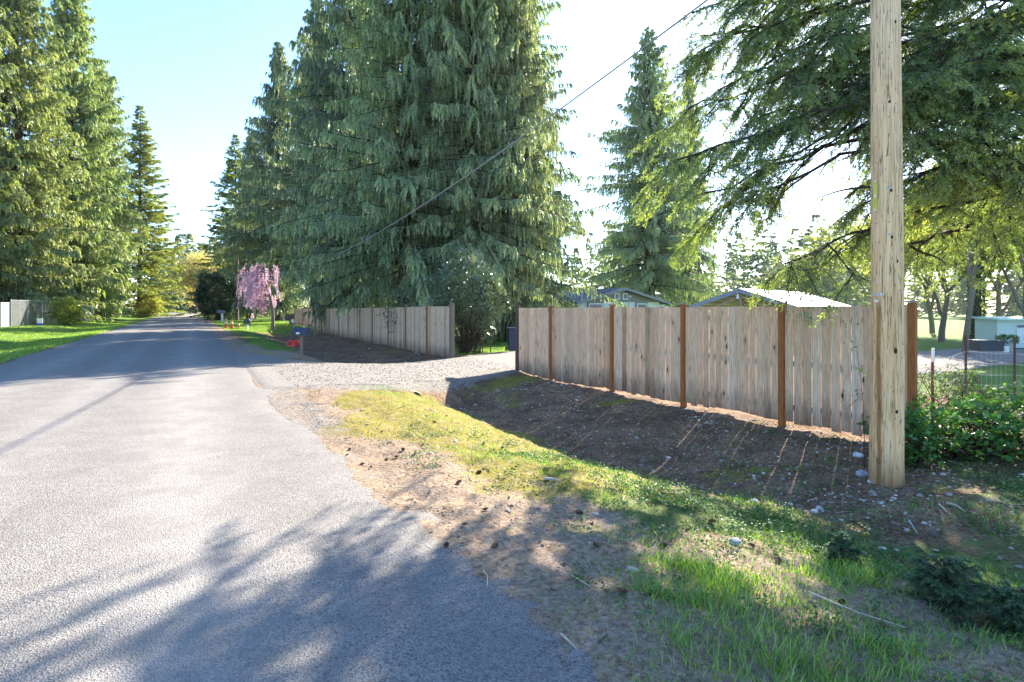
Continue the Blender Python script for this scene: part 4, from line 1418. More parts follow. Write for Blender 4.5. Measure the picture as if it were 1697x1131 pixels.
rng = np.random.default_rng(101)
GB = 'arching brambles by the wire fence'
for i, (p0, Y, ex, hh, lab) in enumerate(((1535, 8.2, .5, 1.5, 'bare bramble canes arching beside the board fence end'),
                                         (1590, 8.6, .8, 1.0, 'tangled bramble canes in front of the middle wire stakes'),
                                         (1660, 8.8, .6, .9, 'tangled bramble canes near the right frame edge'))):
    x, y = px(p0, Y), Y
    rt_ = empty('bramble', (x, y, gz(x, y)), 0, lab, 'bramble', GB)
    q = Quads(); P_, D_ = [], []
    for k in range(30):
        a = rng.random() * 6.283; L = rng.uniform(.5, 1.3) * ex * 1.6
        b = np.array([rng.normal(0, .3), rng.normal(0, .2), -.05]); m = b + np.array([math.cos(a) * L * .4, math.sin(a) * L * .3, hh * rng.uniform(.6, 1.25)])
        e = b + np.array([math.cos(a) * L, math.sin(a) * L * .6, hh * rng.uniform(.0, .7)])
        t = np.linspace(0, 1, 12)[:, None]
        pts = (1 - t) ** 2 * b + 2 * t * (1 - t) * m + t * t * e + rng.normal(0, .012, (12, 3))
        q.tube(pts, np.linspace(.007, .002, 12), 4)
        for j in range(7):
            c_ = pts[rng.integers(4, 12)]
            q.tube([c_, c_ + rng.normal(0, .12, 3), c_ + rng.normal(0, .2, 3)], [.003, .002, .001], 3)
            for w in range(2):
                P_.append(c_ + rng.normal(0, .06, 3))
    q.obj('canes', plain('bramble_cane', (.10, .06, .045), .8), rt_, True)
    P_ = np.array(P_); D = norm(rng.normal(0, 1, P_.shape))
    V, F = kites(P_, D, rand_side(rng, D), rng.uniform(.03, .07, len(P_)), rng.uniform(.02, .045, len(P_)))
    link('leaves', quadmesh('leaves', V, F, M_laurel, rng.random(len(P_))), rt_)
# sprig left of the pole
sx, sy = px(1436, 6.9), 6.9
rt_ = empty('sapling', (sx, sy, gz(sx, sy)), 0, 'thin sprig with fresh green leaves left of the utility pole', 'sapling')
q = Quads(); t = np.linspace(0, 1, 8)
pts = np.stack([-.02 - .18 * t ** 2, -.05 * t, 1.75 * t], 1); q.tube(pts, np.linspace(.005, .0015, 8), 4); q.obj('stem', M_bark, rt_)
P_ = np.concatenate([pts[[5, 6, 7]][rng.integers(0, 3, 26)]]) + rng.normal(0, .045, (26, 3)); D = norm(rng.normal(0, 1, P_.shape) + [0, 0, .4])
V, F = kites(P_, D, rand_side(rng, D), rng.uniform(.03, .06, 26), rng.uniform(.015, .03, 26))
link('leaves', quadmesh('leaves', V, F, M_grass, rng.random(26)), rt_)

# ------------------------------------------------------------------ mailboxes, cones, bins, vehicle
mb = empty('mailbox', (px(497, 18), 18, gz(px(497, 18), 18)), 0, 'dark navy mailbox on a grey post at the driveway mouth', 'mailbox')
MB().box((.05, 0, .34), (.10, .10, .84), .3, .004).obj('post', M_postgrey, mb)
M_navy = plain('navy_box', (.018, .028, .06), .45, .4)
arch = [(-.12, 0), (.12, 0), (.12, .14), (.095, .20), (.05, .235), (0, .245), (-.05, .235), (-.095, .20), (-.12, .14)]
bx = MB().prism(arch, .52, Matrix.Translation((.06, 0, .78)) @ Matrix.Rotation(R(78), 4, 'Z')).obj('box', M_navy, mb)
MB().box((-.02, -.122, .84), (.12, .008, .05), R(-12)).obj('number_plate', M_white, bx)
MB().box((.06, 0, .765), (.36, .14, .03), R(-12)).obj('bracket', M_postgrey, mb)
MB().cyl((-.15, -.10, 1.07), .004, .004, .16, 6).obj('flag', M_white, bx)
nb_ = MB().prism([(-.11, 0), (.11, 0), (.11, .10), (.08, .16), (0, .185), (-.08, .16), (-.11, .10)], .50, Matrix.Translation((-.17, .02, .44)) @ Matrix.Rotation(R(-14), 4, 'Z')).obj('newspaper_box', plain('red_paint', (.55, .03, .025), .45, .5), mb)
MB().prism([(-.075, .035), (.075, .035), (.075, .10), (.05, .135), (0, .15), (-.05, .135), (-.075, .10)], .01, Matrix.Translation((-.23, -.235, .44)) @ Matrix.Rotation(R(-14), 4, 'Z')).obj('slot', plain('red_dark', (.28, .015, .015), .6), nb_)

M_orange = plain('cone_orange', (.62, .15, .04), .5)


def traffic_cone(p, Y, h, label):
    x = px(p, Y)
    r = empty('traffic_cone', (x, Y, gz(x, Y)), 0, label, 'cone', 'traffic cones on the verge')
    k = h / .7
    MB().box((0, 0, .02 * k), (.36 * k, .36 * k, .04 * k), .3, .01 * k).obj('base', M_orange, r)
    MB().cyl((0, 0, .37 * k), .13 * k, .03 * k, .66 * k, 16).obj('body', M_orange, r, True)
    MB().cyl((0, 0, .46 * k), .103 * k, .077 * k, .16 * k, 16).obj('collar', M_white, r, True)
    return r


traffic_cone(374.3, 43, .68, 'orange traffic cone nearest the road, leftmost of three')
traffic_cone(384.2, 43.5, .68, 'orange traffic cone in the middle of the row of three')
traffic_cone(396, 44, .46, 'small orange traffic cone, shortest of the three')
r = empty('mailbox', (px(410, 43), 43, gz(px(410, 43), 43)), 0, 'black rounded mailbox standing low on the lawn beside the cones', 'mailbox')
MB().prism([(x * 1.9, z * 1.75) for x, z in arch], .62, Matrix.Translation((0, 0, .42)) @ Matrix.Rotation(R(15), 4, 'Z')).obj('box', M_black, r)
MB().box((0, 0, .2), (.1, .1, .46)).obj('post', M_white, r)
r = empty('mailbox', (px(368, 60), 60, gz(px(368, 60), 60)), 0, 'far mailbox on a pale post in front of the dark evergreen', 'mailbox')
MB().box((0, 0, .5), (.16, .16, 1.0)).obj('post', M_white, r)
MB().prism([(x * 1.5, z * 1.3) for x, z in arch], .8, Matrix.Translation((-.1, 0, 1.0)) @ Matrix.Rotation(R(70), 4, 'Z')).obj('box', plain('grey_box', (.16, .17, .22), .5), r)

# dark off-road vehicle half hidden by the fence end: local x = towards its tail
vh = empty('parked_car', (px(471, 55) + .1, 55, -.16), RZ_ - R(12), 'dark vehicle with a round headlight peeking past the far fence end', 'car')
M_car = NT('car_paint').col((.012, .014, .02)).rough(.25, .5).mat
prof = [(0, .42), (.05, .95), (1.15, 1.05), (1.55, 1.62), (3.7, 1.66), (3.9, .95), (3.9, .42)]
MB().prism(prof, 1.75, Matrix()).obj('body', M_car, vh)
MB().prism([(1.24, 1.08), (1.60, 1.56), (2.5, 1.58), (2.5, 1.08)], 1.77, Matrix()).obj('window', M_glass, vh)
MB().quad([(1.17, -.75, 1.09), (1.17, .75, 1.09), (1.52, .68, 1.58), (1.52, -.68, 1.58)]).obj('windscreen', plain('windscreen_glass', (.16, .26, .18), .1), vh)
for yy in (-.62, .62):
    hl = MB().cyl((-.01, yy, .78), .12, .12, .06, 16, Matrix.Rotation(R(90), 4, 'Y')).obj('headlight', M_white, vh, True)
MB().box((-.03, 0, .47), (.12, 1.8, .18)).obj('bumper', M_metal, vh)
for xx in (.75, 3.1):
    for yy in (-.86, .86):
        wh = MB().cyl((xx, yy, .36), .36, .36, .22, 20, Matrix.Rotation(R(90), 4, 'X')).obj('wheel', M_black, vh, True)
        MB().cyl((xx, yy * 1.14, .36), .2, .2, .03, 14, Matrix.Rotation(R(90), 4, 'X')).obj('rim', M_metal, wh, True)

# blue wheeled bin behind the round gate post
bn = empty('wheelie_bin', (px(851, 24), 24, gz(px(851, 24), 24)), R(14), 'blue wheeled bin behind the dark round gate post', 'bin')
M_blue = plain('bin_blue', (.008, .022, .065), .4, .5)
b_ = MB(); b_.cyl((0, 0, .48), .30, .38, .92, 4, Matrix.Rotation(R(45), 4, 'Z')); b_.obj('body', M_blue, bn)
MB().box((0, -.02, .97), (.60, .62, .06), 0, .02).obj('lid', plain('bin_lid', (.03, .07, .16), .4), bn)
MB().cyl((0, -.34, .90), .02, .02, .5, 10, Matrix.Rotation(R(90), 4, 'Y')).obj('handle', M_blue, bn, True)
for xx in (-.26, .26):
    MB().cyl((xx, .26, .1), .1, .1, .05, 14, Matrix.Rotation(R(90), 4, 'Y')).obj('wheel', M_black, bn, True)

# culvert end by the driveway
cv = empty('culvert_pipe', (px(686, 12.3), 12.3, pz(667, 12.3)), R(24), 'pale culvert pipe end poking out of the moss beside the driveway', 'pipe')
q = Quads()
zz = np.linspace(0, .9, 30)
q.tube(np.stack([0 * zz, zz - .1, .11 + 0 * zz], 1), .125 + .006 * np.sin(zz * 60), 20)
q.tube(np.stack([0 * zz, zz - .1, .11 + 0 * zz], 1), .108 + .006 * np.sin(zz * 60), 20)
q.obj('pipe', plain('culvert_grey', (.42, .41, .42), .6), cv, True)
q = Quads(); q.tube([[0, -.112, .11], [0, -.075, .11]], .134, 20); q.tube([[0, -.112, .11], [0, -.075, .11]], .106, 20)
q.obj('rim', plain('culvert_rim', (.55, .53, .53), .6), cv, True)
# small capped stub on the far ditch bank
st = empty('drain_marker', (px(631, 19), 19, gz(px(631, 19), 19)), .4, 'small white block with a black top on the far ditch bank', 'marker')
MB().box((0, 0, .07), (.13, .12, .15), 0, .01).obj('base', M_white, st)
MB().box((0, .02, .21), (.15, .12, .12), 0, .01).obj('cap', M_black, st)
tag(MB().ball((px(622, 19), 19, gz(px(622, 19), 19) + .05), (.09, .07, .06), 10).obj('stone', M_white, None, True), 'white stone beside the small white and black block', 'stone')

# ------------------------------------------------------------------ left verge: chain link, sign, sheds
M_link = NT('chain_link')
cc = M_link.co()
d1 = M_link.n('ShaderNodeTexWave', wave_type='BANDS'); d1.bands_direction = 'DIAGONAL'; d1.inputs['Scale'].default_value = 4.2
M_link.l(M_link.co((1, 0, 1)), d1.inputs['Vector'])
d2 = M_link.n('ShaderNodeTexWave', wave_type='BANDS'); d2.bands_direction = 'DIAGONAL'; d2.inputs['Scale'].default_value = 4.2
M_link.l(M_link.co((-1, 0, 1)), d2.inputs['Vector'])
al = M_link.ramp(M_link.math('MAXIMUM', d1.outputs[0], d2.outputs[0]), [(.93, 0), (.97, .8)])
M_link.l(al, M_link.b.inputs['Alpha'])
M_link.col((.42, .45, .46)).rough(.45, .5, .5)
M_link = M_link.mat


def chain_fence(pts, label, hgt, slat=None, group=None):
    x0, y0 = pts[0]
    rt_ = empty('chain_link_fence', (x0, y0, 0), 0, label, 'fence', group)
    for i, (x, y) in enumerate(pts):
        z = gz(x, y)
        MB().cyl((x - x0, y - y0, z + hgt / 2), .03, .03, hgt + .1, 10).obj('post', M_metal, rt_, True)
    for i in range(len(pts) - 1):
        a = np.array(pts[i]) - (x0, y0); b = np.array(pts[i + 1]) - (x0, y0)
        za, zb = gz(*pts[i]), gz(*pts[i + 1])
        L = float(np.hypot(*(b - a)))
        m = MB().box((0, 0, 0), (L, .012, hgt - .06)).obj('mesh_panel', slat or M_link, rt_)
        m.location = ((a[0] + b[0]) / 2, (a[1] + b[1]) / 2, (za + zb) / 2 + hgt / 2 + .02)
        m.rotation_euler = (0, 0, math.atan2(b[1] - a[1], b[0] - a[0]))
        q = Quads(); q.tube([[*a, za + hgt], [*b, zb + hgt]], .025, 8); q.obj('top_rail', M_metal, rt_, True)


M_slat = wood_plain('pale_slats', (.22, .225, .22), (.33, .33, .32), (10, 10, .4))
chain_fence([(px(-40, 39), 39), (px(1, 40), 40), (px(15, 41), 41)], 'pale slatted fence section at the left frame edge', 1.75, M_slat)
chain_fence([(px(18, 41.3), 41.3), (px(33, 43), 43), (px(46, 44.5), 44.5), (px(70, 47), 47), (px(97, 50), 50)], 'grey chain link fence under the left conifers', 1.95)
chain_fence([(px(126, 57), 57), (px(141, 59), 59), (px(154, 62), 62)], 'short bluish grey panel fence past the bright bush', 1.7, plain('bluish_panel', (.24, .28, .34), .5))
sg_ = empty('yard_sign', (px(66, 43), 43, gz(px(66, 43), 43)), R(6), 'small white and blue yard sign in front of the chain link fence', 'sign')
MB().box((0, 0, .48), (.40, .02, .38)).obj('panel', M_white, sg_)
MB().box((0, -.004, .20), (.44, .02, .16)).obj('lower_panel', plain('sign_blue', (.03, .08, .42), .5), sg_)
for xx in (-.15, .15):
    MB().cyl((xx, .02, .14), .008, .008, .36, 6).obj('stake', M_metal, sg_)
sd_ = empty('shed', (px(-28, 50), 50, -.6), RZ_, 'brown wooden shed behind the slatted fence at the left edge', 'shed')
MB().box((0, 0, 1.6), (4, 3, 3.2)).obj('wall', wood_plain('brown_siding', (.10, .065, .045), (.19, .13, .09), (10, 10, .5)), sd_)
MB().prism([(-2.3, 3.15), (2.3, 3.15), (0, 4.2)], 3.4, Matrix()).obj('roof', M_bark, sd_)
for (p0, Y) in ((205, 72), (143, 56)):
    pass

# ------------------------------------------------------------------ things lying on the ground
rng = np.random.default_rng(111)


def cube_sphere():
    bm = bmesh.new(); bmesh.ops.create_cube(bm, size=2)
    bmesh.ops.subdivide_edges(bm, edges=bm.edges[:], cuts=1, use_grid_fill=True)
    V = np.array([v.co[:] for v in bm.verts]); F = np.array([[v.index for v in f.verts] for f in bm.faces]); bm.free()
    return norm(V), F


SV, SF = cube_sphere()


def lumps(P, size, rng, squash=.6):
    n = len(P)
    sc = size[:, None] * rng.uniform(.6, 1.2, (n, 3)) * np.array([1, 1, squash])
    a = rng.random(n) * 6.283
    jit = 1 + rng.normal(0, .10, (n, len(SV), 1))
    W = SV[None] * jit * sc[:, None]
    c_, s_ = np.cos(a)[:, None], np.sin(a)[:, None]
    W = np.stack([W[..., 0] * c_ - W[..., 1] * s_, W[..., 0] * s_ + W[..., 1] * c_, W[..., 2]], -1) + P[:, None]
    F = SF[None] + (np.arange(n) * len(SV))[:, None, None]
    return W.reshape(-1, 3), F.reshape(-1, 4)


def scatter(n, s0, s1, n0, n1, dens, rng):
    s = rng.uniform(s0, s1, n); nn = rng.uniform(n0, n1, n)
    x, y = sn2xy(s, nn)
    k = rng.random(n) < dens(s, nn, x, y)
    x, y = x[k], y[k]
    return np.stack([x, y, ground_z(x, y)], 1)


# pebbles on the bank
P = scatter(15000, 1.0, 13, 2.0, 8.4, lambda s, n, x, y: (.06 + .75 * sm(n, 4.4, 6) * vnoise(x * 1.5, y * 1.5, 41) ** 1.5 + .6 * np.exp(-((x - 3.7) / .9) ** 2 - ((y - 6.3) / .9) ** 2)) * (y > 1.5), rng)
Pf = scatter(2600, 17, 46, 3.4, 8.2, lambda s, n, x, y: (drive_w(s, n) < .1) * .5 * vnoise(x * .8, y * .8, 46), rng)
near_n = len(P); P = np.concatenate([P, Pf])
sz_ = rng.uniform(.006, .020, len(P)) * (1 + 1.2 * (rng.random(len(P)) > .93)); sz_[near_n:] *= 1.4
V, F = lumps(P, sz_, rng)
mp_ = NT('pebble_stone'); mp_.col(mp_.ramp(mp_.attr('tint'), [(0, (.12, .10, .085)), (.5, (.28, .24, .20)), (.85, (.46, .41, .36)), (1, (.68, .63, .57))])).rough(.85, .2)
tag(link('pebbles', quadmesh('pebbles', V, F, mp_.mat, np.repeat(rng.random(len(P)), len(SF)), True)), 'scattered pebbles on the ditch bank', 'pebbles', kind='stuff')

# gravel grains along the road edge and on the near part of the driveway
P = scatter(9000, -1, 13, 1.2, 3.4, lambda s, n, x, y: .8 * np.exp(-((n - 1.9) / .8) ** 2) * (y > 1.5) * vnoise(x * 2, y * 2, 43), rng)
P2 = scatter(5000, 12, 18.5, 1.8, 8.6, lambda s, n, x, y: sm(drive_w(s, n), .5, 1), rng); P2[:, 2] += .028
P = np.concatenate([P, P2])
V, F = lumps(P, rng.uniform(.005, .014, len(P)), rng)
tag(link('loose_gravel', quadmesh('loose_gravel', V, F, mp_.mat, np.repeat(np.clip(rng.random(len(P)) * .6, 0, 1), len(SF)), True)), 'loose gravel along the road edge and driveway', 'gravel', kind='stuff')

# needle and twig litter
P = scatter(130000, -1, 12.5, 1.25, 7, lambda s, n, x, y: (y > 1.8) * (.75 * sm(n, 1.2, 1.5) * (1 - sm(n, 2.6, 4.4)) + .30) * (.25 + vnoise(x * 2.2, y * 2.2, 44)), rng)
n_ = len(P); a = rng.random(n_) * 6.283
D = norm(np.stack([np.cos(a), np.sin(a), rng.normal(.12, .14, n_)], 1)); S = norm(np.cross(D, np.array([0, 0, 1.0]) + rng.normal(0, .3, D.shape)))
V, F = kites(P + [0, 0, .004], D, S, rng.uniform(.018, .05, n_), rng.uniform(.002, .0045, n_))
ml = NT('needle_litter'); ml.col(ml.ramp(ml.attr('tint'), [(0, (.07, .035, .02)), (.4, (.20, .09, .04)), (.75, (.34, .19, .09)), (1, (.50, .38, .25))])).rough(.9, .1)
tag(link('needle_litter', quadmesh('needle_litter', V, F, ml.mat, rng.random(n_))), 'brown fir needles littering the road shoulder', 'needles', kind='stuff')

# grass: lush tufts at the bottom right, thin blades over the mossy verge, lawn edges farther off
def blades(P, rng, L, W, lean=.35):
    n = len(P); a = rng.random(n) * 6.283
    D = norm(np.stack([np.cos(a) * lean, np.sin(a) * lean, np.ones(n)], 1) * np.stack([rng.uniform(.2, 1.5, n)] * 2 + [np.ones(n)], 1))
    S = np.stack([-np.sin(a + .4), np.cos(a + .4), np.zeros(n)], 1)
    V, F = kites(P - [0, 0, .01], D, S, L, W, .35)
    # bend the tips over
    V = V.reshape(n, 4, 3); V[:, 2, :2] += (np.stack([np.cos(a), np.sin(a)], 1) * (L * rng.uniform(.05, .4, n))[:, None]); V[:, 2, 2] -= L * .08
    return V.reshape(-1, 3), F


def lush(x, y):
    v = np.exp(-((x - 1.15) / .42) ** 2 - ((y - 3.35) / .50) ** 2) + .9 * np.exp(-((x - 2.15) / .35) ** 2 - ((y - 3.75) / .35) ** 2) + .8 * np.exp(-((x - 1.1) / .5) ** 2 - ((y - 2.6) / .4) ** 2) + .5 * np.exp(-((x - 1.75) / .6) ** 2 - ((y - 2.7) / .5) ** 2)
    return np.clip(v, 0, 1)


def tuft(x, y, f=3.2, seed=51):
    return sm(vnoise(x * f, y * f, seed), .45, .85)


Q = []
P = scatter(330000, .2, 7, 1.6, 6, lambda s, n, x, y: (y > 1.5) * lush(x, y) * (.25 + .75 * tuft(x, y, 5)), rng)
Q.append((P, rng.uniform(.04, .15, len(P)) * (.5 + .5 * lush(P[:, 0], P[:, 1])), .0045))
P = scatter(220000, -1.5, 8.5, 1.9, 8.5, lambda s, n, x, y: (y > 1.4) * (1 - sm(s, 4.5, 8.2)) * tuft(x, y, 2.6, 52) * .42 * sm(n, 1.9, 2.9) * (1 - .8 * sm(n, 4.6, 5.6) * sm(s, 2.0, 3.4)), rng)
Q.append((P, rng.uniform(.025, .09, len(P)), .005))
P = scatter(160000, 4, 13.3, 2.3, 6.2, lambda s, n, x, y: .22 * sm(n, 2.3, 3.2) * (1 - sm(n, 4.4, 5.8)) * (.15 + tuft(x, y, 1.6, 53)), rng)
Q.append((P, rng.uniform(.015, .05, len(P)), .006))
V_, F_, T_, k = [], [], [], 0
for P, L, W in Q:
    V, F = blades(P, rng, L, np.full(len(P), W) * rng.uniform(.7, 1.4, len(P)))
    V_.append(V); F_.append(F + k); k += len(V); T_.append(rng.random(len(P)))
tag(link('verge_grass', quadmesh('verge_grass', np.concatenate(V_), np.concatenate(F_), M_grass, np.concatenate(T_))), 'bright grass tufts on the near verge', 'grass', kind='stuff')
V_, F_, T_, k = [], [], [], 0
for n_, s0, s1, n0, n1, dn_, L0, L1, W in ((60000, 16, 75, -11, -4.75, lambda s, n, x, y: (y < 70) & (y > 14), .05, .13, .022),
                                          (9000, 20.5, 46, 1.9, 3.6, lambda s, n, x, y: (drive_w(s, n) < .1) * (1 - sm(n, 2.6, 3.6)) * tuft(x, y, .8), .03, .07, .015),
                                          (24000, 44, 75, 2, 9, lambda s, n, x, y: x > -99, .05, .12, .025),
                                          (20000, 18, 32, 9, 16, lambda s, n, x, y: drive_w(s, n) < .05, .04, .10, .016)):
    P = scatter(n_, s0, s1, n0, n1, dn_, rng)
    V, F = blades(P, rng, rng.uniform(L0, L1, len(P)), np.full(len(P), W))
    V_.append(V); F_.append(F + k); k += len(V); T_.append(.3 + .7 * rng.random(len(P)))
tag(link('lawn_grass', quadmesh('lawn_grass', np.concatenate(V_), np.concatenate(F_), M_grass, np.concatenate(T_))), 'mown grass along the far verges and yard', 'grass', kind='stuff')

# low leafy weeds
C0 = scatter(9000, -1.5, 8.0, 2.4, 8.6, lambda s, n, x, y: (y > 1.4) * (1 - .85 * sm(s, 4.5, 7.5)) * (1 - .72 * sm(n, 4.6, 5.6) * sm(s, 2.0, 3.4)) * sm(n, 2.4, 3.6) * (.15 + .85 * sm(vnoise(x * 1.7, y * 1.7, 57), .3, .8)), rng)
C0 = np.concatenate([C0, scatter(1500, 0, 8, 1.9, 4, lambda s, n, x, y: (y > 1.4) * sm(vnoise(x * 2.3, y * 2.3, 58), .55, .8) * .8, rng)])
k_ = 15
ti = np.repeat(np.arange(len(C0)), k_)
off = rng.normal(0, .035, (len(ti), 3)); off[:, 2] = np.abs(off[:, 2]) * .9
P = C0[ti] + off; a = rng.random(len(ti)) * 6.283
D = norm(np.stack([np.cos(a), np.sin(a), rng.normal(.35, .35, len(ti))], 1)); S = norm(np.cross(D, np.array([0, 0, 1.0]) + rng.normal(0, .35, D.shape)))
V, F = kites(P, D, S, rng.uniform(.014, .034, len(ti)), rng.uniform(.010, .022, len(ti)), .55)
tag(link('ground_weeds', quadmesh('ground_weeds', V, F, M_weed, np.clip(.6 * rng.random(len(C0))[ti] + .4 * rng.random(len(ti)), 0, 1))), 'small leafy weeds covering the ditch near the pole', 'weeds', kind='stuff')

# dead leaves and wood chips near the pole foot
P = scatter(1500, 1, 6, 4, 9, lambda s, n, x, y: (y > 3) * .25 * sm(x, 2.4, 4.5), rng); n_ = len(P)
a = rng.random(n_) * 6.283; D = norm(np.stack([np.cos(a), np.sin(a), rng.normal(.2, .25, n_)], 1)); S = norm(np.cross(D, np.array([0, 0, 1.0]) + rng.normal(0, .5, D.shape)))
V, F = kites(P + [0, 0, .015], D, S, rng.uniform(.03, .09, n_), rng.uniform(.02, .05, n_))
md = NT('dead_leaf'); md.col(md.ramp(md.attr('tint'), [(0, (.10, .06, .04)), (.6, (.28, .19, .13)), (1, (.46, .38, .33))])).rough(.9, .1)
tag(link('leaf_litter', quadmesh('leaf_litter', V, F, md.mat, rng.random(n_))), 'dead brown leaves under the bushes by the pole', 'leaves', kind='stuff')

# fine twig litter over bank and shoulder
P = scatter(5000, -1, 13, 1.6, 8.3, lambda s, n, x, y: (y > 1.8) * (.15 + .7 * sm(n, 3.8, 5.5)) * vnoise(x * 1.4, y * 1.4, 61), rng); n_ = len(P)
a = rng.random(n_) * 6.283
q = Quads()
for i in range(n_):
    L = rng.uniform(.04, .22); d = np.array([math.cos(a[i]), math.sin(a[i]), rng.normal(.05, .12)])
    p1 = P[i] + d * L * .5 + [rng.normal(0, .012), rng.normal(0, .012), .004]
    q.tube([P[i] + [0, 0, .004], p1 + [0, 0, .004], P[i] + d * L + [0, 0, .006]], rng.uniform(.0015, .004), 3, rng.random())
mt_ = NT('twig_litter'); mt_.col(mt_.ramp(mt_.attr('tint'), [(0, (.08, .05, .035)), (.6, (.24, .17, .12)), (1, (.48, .41, .33))])).rough(.9, .1)
tag(q.obj('twig_litter', mt_.mat), 'small dry twigs littering the ditch bank', 'twigs', kind='stuff')

# fir cones
q = Quads()
for ring in range(9):
    f = ring / 8; z = -.035 + .07 * f; rr = .019 * math.sin(math.pi * (.12 + .80 * f)) + .003
    for k in range(9):
        a = 2 * math.pi * (k + .5 * (ring % 2)) / 9
        c_ = np.array([math.cos(a), math.sin(a), 0])
        tn = np.array([-math.sin(a), math.cos(a), 0])
        b_ = c_ * rr * .45 + np.array([0, 0, z - .006]); t_ = c_ * (rr * 1.15) + np.array([0, 0, z + .006]); m_ = (b_ + t_) / 2
        q.add(np.array([b_, m_ + tn * .008, t_, m_ - tn * .008]), np.array([[0, 1, 2, 3]]), .5)
q.tube(np.array([[0, 0, -.034], [0, 0, -.02], [0, 0, 0], [0, 0, .02], [0, 0, .036]]), [.004, .011, .013, .010, .003], 8)
cone_me = q.mesh('fir_cone', plain('cone_brown', (.19, .105, .06), .85, var=.5, scale=60))
spots = [(633, 716), (668, 746), (657, 758), (645, 753), (640, 763), (688, 752), (700, 738), (738, 741), (600, 770), (575, 755), (615, 775), (648, 793), (843, 827), (794, 784), (804, 845), (817, 818), (885, 757),
         (855, 775), (905, 800), (928, 852), (1076, 838), (1030, 815), (1015, 812), (1044, 810), (1065, 870), (1079, 986), (1124, 958), (890, 1025), (820, 906), (936, 936), (1218, 887), (1222, 895), (1246, 905), (1232, 1015), (1178, 940),
         (640, 716), (580, 745), (720, 700), (740, 690), (770, 712), (802, 735), (833, 742), (866, 752), (700, 790), (760, 800), (770, 870), (740, 905), (700, 840), (980, 870), (960, 850), (990, 905), (1010, 930), (1030, 980), (1100, 905),
         (1330, 870), (1350, 905), (1380, 880), (1420, 930), (1450, 960), (1490, 905), (1520, 945), (1560, 930), (1290, 930), (1310, 975), (1395, 1000), (1460, 1040), (1570, 990), (1600, 950), (1140, 880), (1180, 865), (1110, 800), (1000, 760), (940, 720)]
for i, (cx_, cy_) in enumerate(spots):
    x = y = None
    for Yt in np.linspace(2.3, 16, 1400):            # where this line of sight meets the ground
        xt = px(cx_, Yt)
        if pz(cy_, Yt) <= gz(xt, Yt) + .01:
            x, y = xt, Yt; break
    if x is None:
        continue
    if i % 4 == 3:
        continue
    o = tag(link('fir_cone', cone_me), 'brown fir cone lying on the road verge', 'cone', 'fir cones scattered over the verge')
    k = rng.uniform(.42, .85)
    o.scale = (k, k, k * rng.uniform(.9, 1.1)); o.location = (x, y, gz(x, y) + .016)
    o.rotation_euler = (R(90) + rng.normal(0, .25), rng.normal(0, .3), rng.random() * 6.28)


def stone(p, qy, sz, label, mat):
    for Yt in np.linspace(2.3, 25, 3000):
        xt = px(p, Yt)
        if pz(qy, Yt) <= gz(xt, Yt):
            break
    rr = np.random.default_rng(int(p + qy))
    bm = bmesh.new(); bmesh.ops.create_icosphere(bm, subdivisions=3, radius=1)
    for v in bm.verts:
        n3 = v.co.copy()
        v.co *= 1 + .22 * (vnoise(n3.x * 1.4 + p, n3.y * 1.4 + n3.z * 1.1, 3) - .5) + .10 * (vnoise(n3.x * 3 + p, n3.z * 3 + n3.y, 4) - .5)
        v.co = Vector((v.co.x * sz * rr.uniform(.99, 1.01) * 1.2, v.co.y * sz, v.co.z * sz * .7))
    me = bpy.data.meshes.new('stone'); bm.to_mesh(me); bm.free(); me.materials.append(mat); me.shade_smooth()
    o = tag(link('stone', me), label, 'stone', None)
    o.location = (xt, Yt, gz(xt, Yt) + sz * .3); o.rotation_euler = (0, 0, rr.random() * 6)


M_stone = plain('pale_stone', (.50, .50, .52), .8, var=.3, scale=14)
M_stone2 = plain('grey_stone', (.30, .31, .33), .85, var=.35, scale=14)
stone(1422, 757, .055, 'pale squarish stone between fence foot and utility pole', M_stone)
stone(1428, 789, .06, 'grey stone just left of the utility pole foot', M_stone2)
stone(1443, 800, .035, 'small white stone touching the utility pole foot', M_stone)
stone(1396, 918, .045, 'lone pale stone on the shaded weeds below the pole', M_stone)
stone(1250, 833, .035, 'rounded pale stone low on the ditch bank', M_stone)
stone(1350, 850, .03, 'small whitish stone in the weeds left of the pole', M_stone)
stone(1218, 902, .04, 'grey stone in the ditch bottom beside two cones', M_stone2)


def stick(pts, r, label, mat, name='twig'):
    W = []
    for p, qy, lift in pts:
        for Yt in np.linspace(2.2, 16, 1600):
            xt = px(p, Yt)
            if pz(qy, Yt) <= gz(xt, Yt) + .003:
                break
        W.append((xt, Yt, gz(xt, Yt) + lift))
    W = np.array(W); t = np.linspace(0, 1, len(W)); tt = np.linspace(0, 1, 14)
    W = np.stack([np.interp(tt, t, W[:, k]) for k in range(3)], 1)
    q = Quads(); q.tube(W, r * (1 - .6 * tt), 6)
    tag(q.obj(name, mat, None, True), label, 'twig')


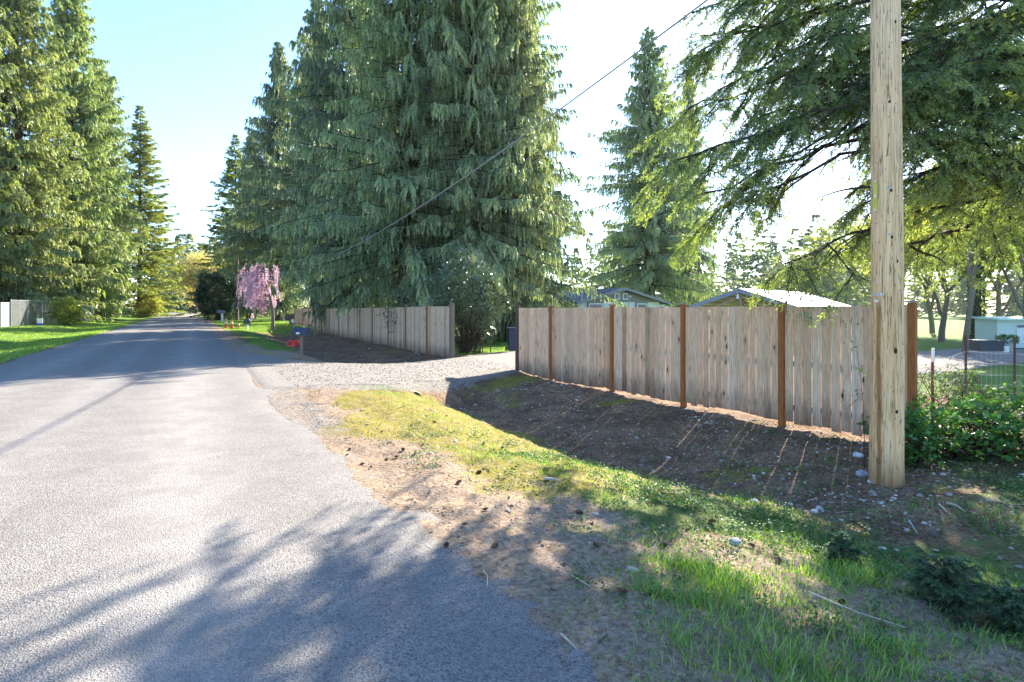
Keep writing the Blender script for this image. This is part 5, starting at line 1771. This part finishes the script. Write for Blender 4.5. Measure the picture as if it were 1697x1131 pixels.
M_pale = plain('pale_twig', (.45, .38, .30), .8, var=.3, scale=30)
stick([(801, 949, .01), (808, 958, .012), (807, 974, .01)], .006, 'short curved pale twig on the shaded asphalt edge', M_pale)
stick([(948, 957, .01), (962, 966, .015), (978, 974, .01)], .006, 'straight pale twig on the brown shoulder', M_pale)
stick([(930, 1054, .01), (942, 1065, .012), (955, 1078, .01)], .007, 'pale bark sliver at the edge of the asphalt corner', M_pale)
stick([(902, 795, .01), (918, 797, .02), (930, 799, .01)], .016, 'short thick stick on the sunny verge', M_pale)
stick([(1340, 990, .03), (1420, 1030, .05), (1500, 1052, .04)], .006, 'long thin stick across the grass at lower right', M_pale)
stick([(1570, 838, .02), (1584, 843, .03), (1597, 850, .02)], .014, 'pale split wood piece on the weeds right of the pole', M_pale)
stick([(1556, 838, .01), (1562, 845, .02), (1570, 852, .01)], .012, 'smaller pale wood piece beside the split one', M_pale)
stick([(1506, 866, .02), (1513, 878, .03), (1520, 888, .02)], .006, 'bluish grey twig standing in the weeds below the pole', M_stone)

# knee-high fir seedlings in the near grass
M_seed = leafmat('seedling_needles', [(0, (.03, .06, .03)), (.5, (.07, .13, .06)), (1, (.16, .24, .09))], .35, .05)
for i, (x, y, k, lab) in enumerate(((2.56, 3.36, .78, 'dark green fir seedling in the shaded grass at lower right'), (2.86, 3.2, .66, 'smaller fir seedling at the lower right frame edge'), (2.27, 3.92, .5, 'tiny sunlit fir seedling beside the lit grass tuft'))):
    gen = conifer(130 + i, .36 * k, .34 * k, .02, 40, lambda t: (1 - t) ** .6 + .1, (-.1, .7), .2, .2, .16 * k, .2, 46, .024, .0045, .022, leafhang=0, wood=True, tbase=.008, irr=(.3, 6))
    make_tree('fir_seedling', gen, M_seed, (x, y, gz(x, y)), i * 1.3, lab, 'fir seedlings in the verge grass', bark=M_limb, cat='seedling')

# ------------------------------------------------------------------ thin morning air over the far woods
hz = NT('haze')
hz.t.nodes.remove(hz.b)
pv = hz.n('ShaderNodeVolumePrincipled')
pv.inputs['Color'].default_value = (.86, .93, 1, 1)
pv.inputs['Density'].default_value = .0001
pv.inputs['Anisotropy'].default_value = .35
hz.l(pv.outputs[0], hz.out.inputs['Volume'])
bm_ = MB().box((0, 0, 17), (1000, 1000, 46))
ho = bm_.obj('haze', hz.mat)
tag(ho, 'thin bright haze between the trees', 'haze', kind='stuff')
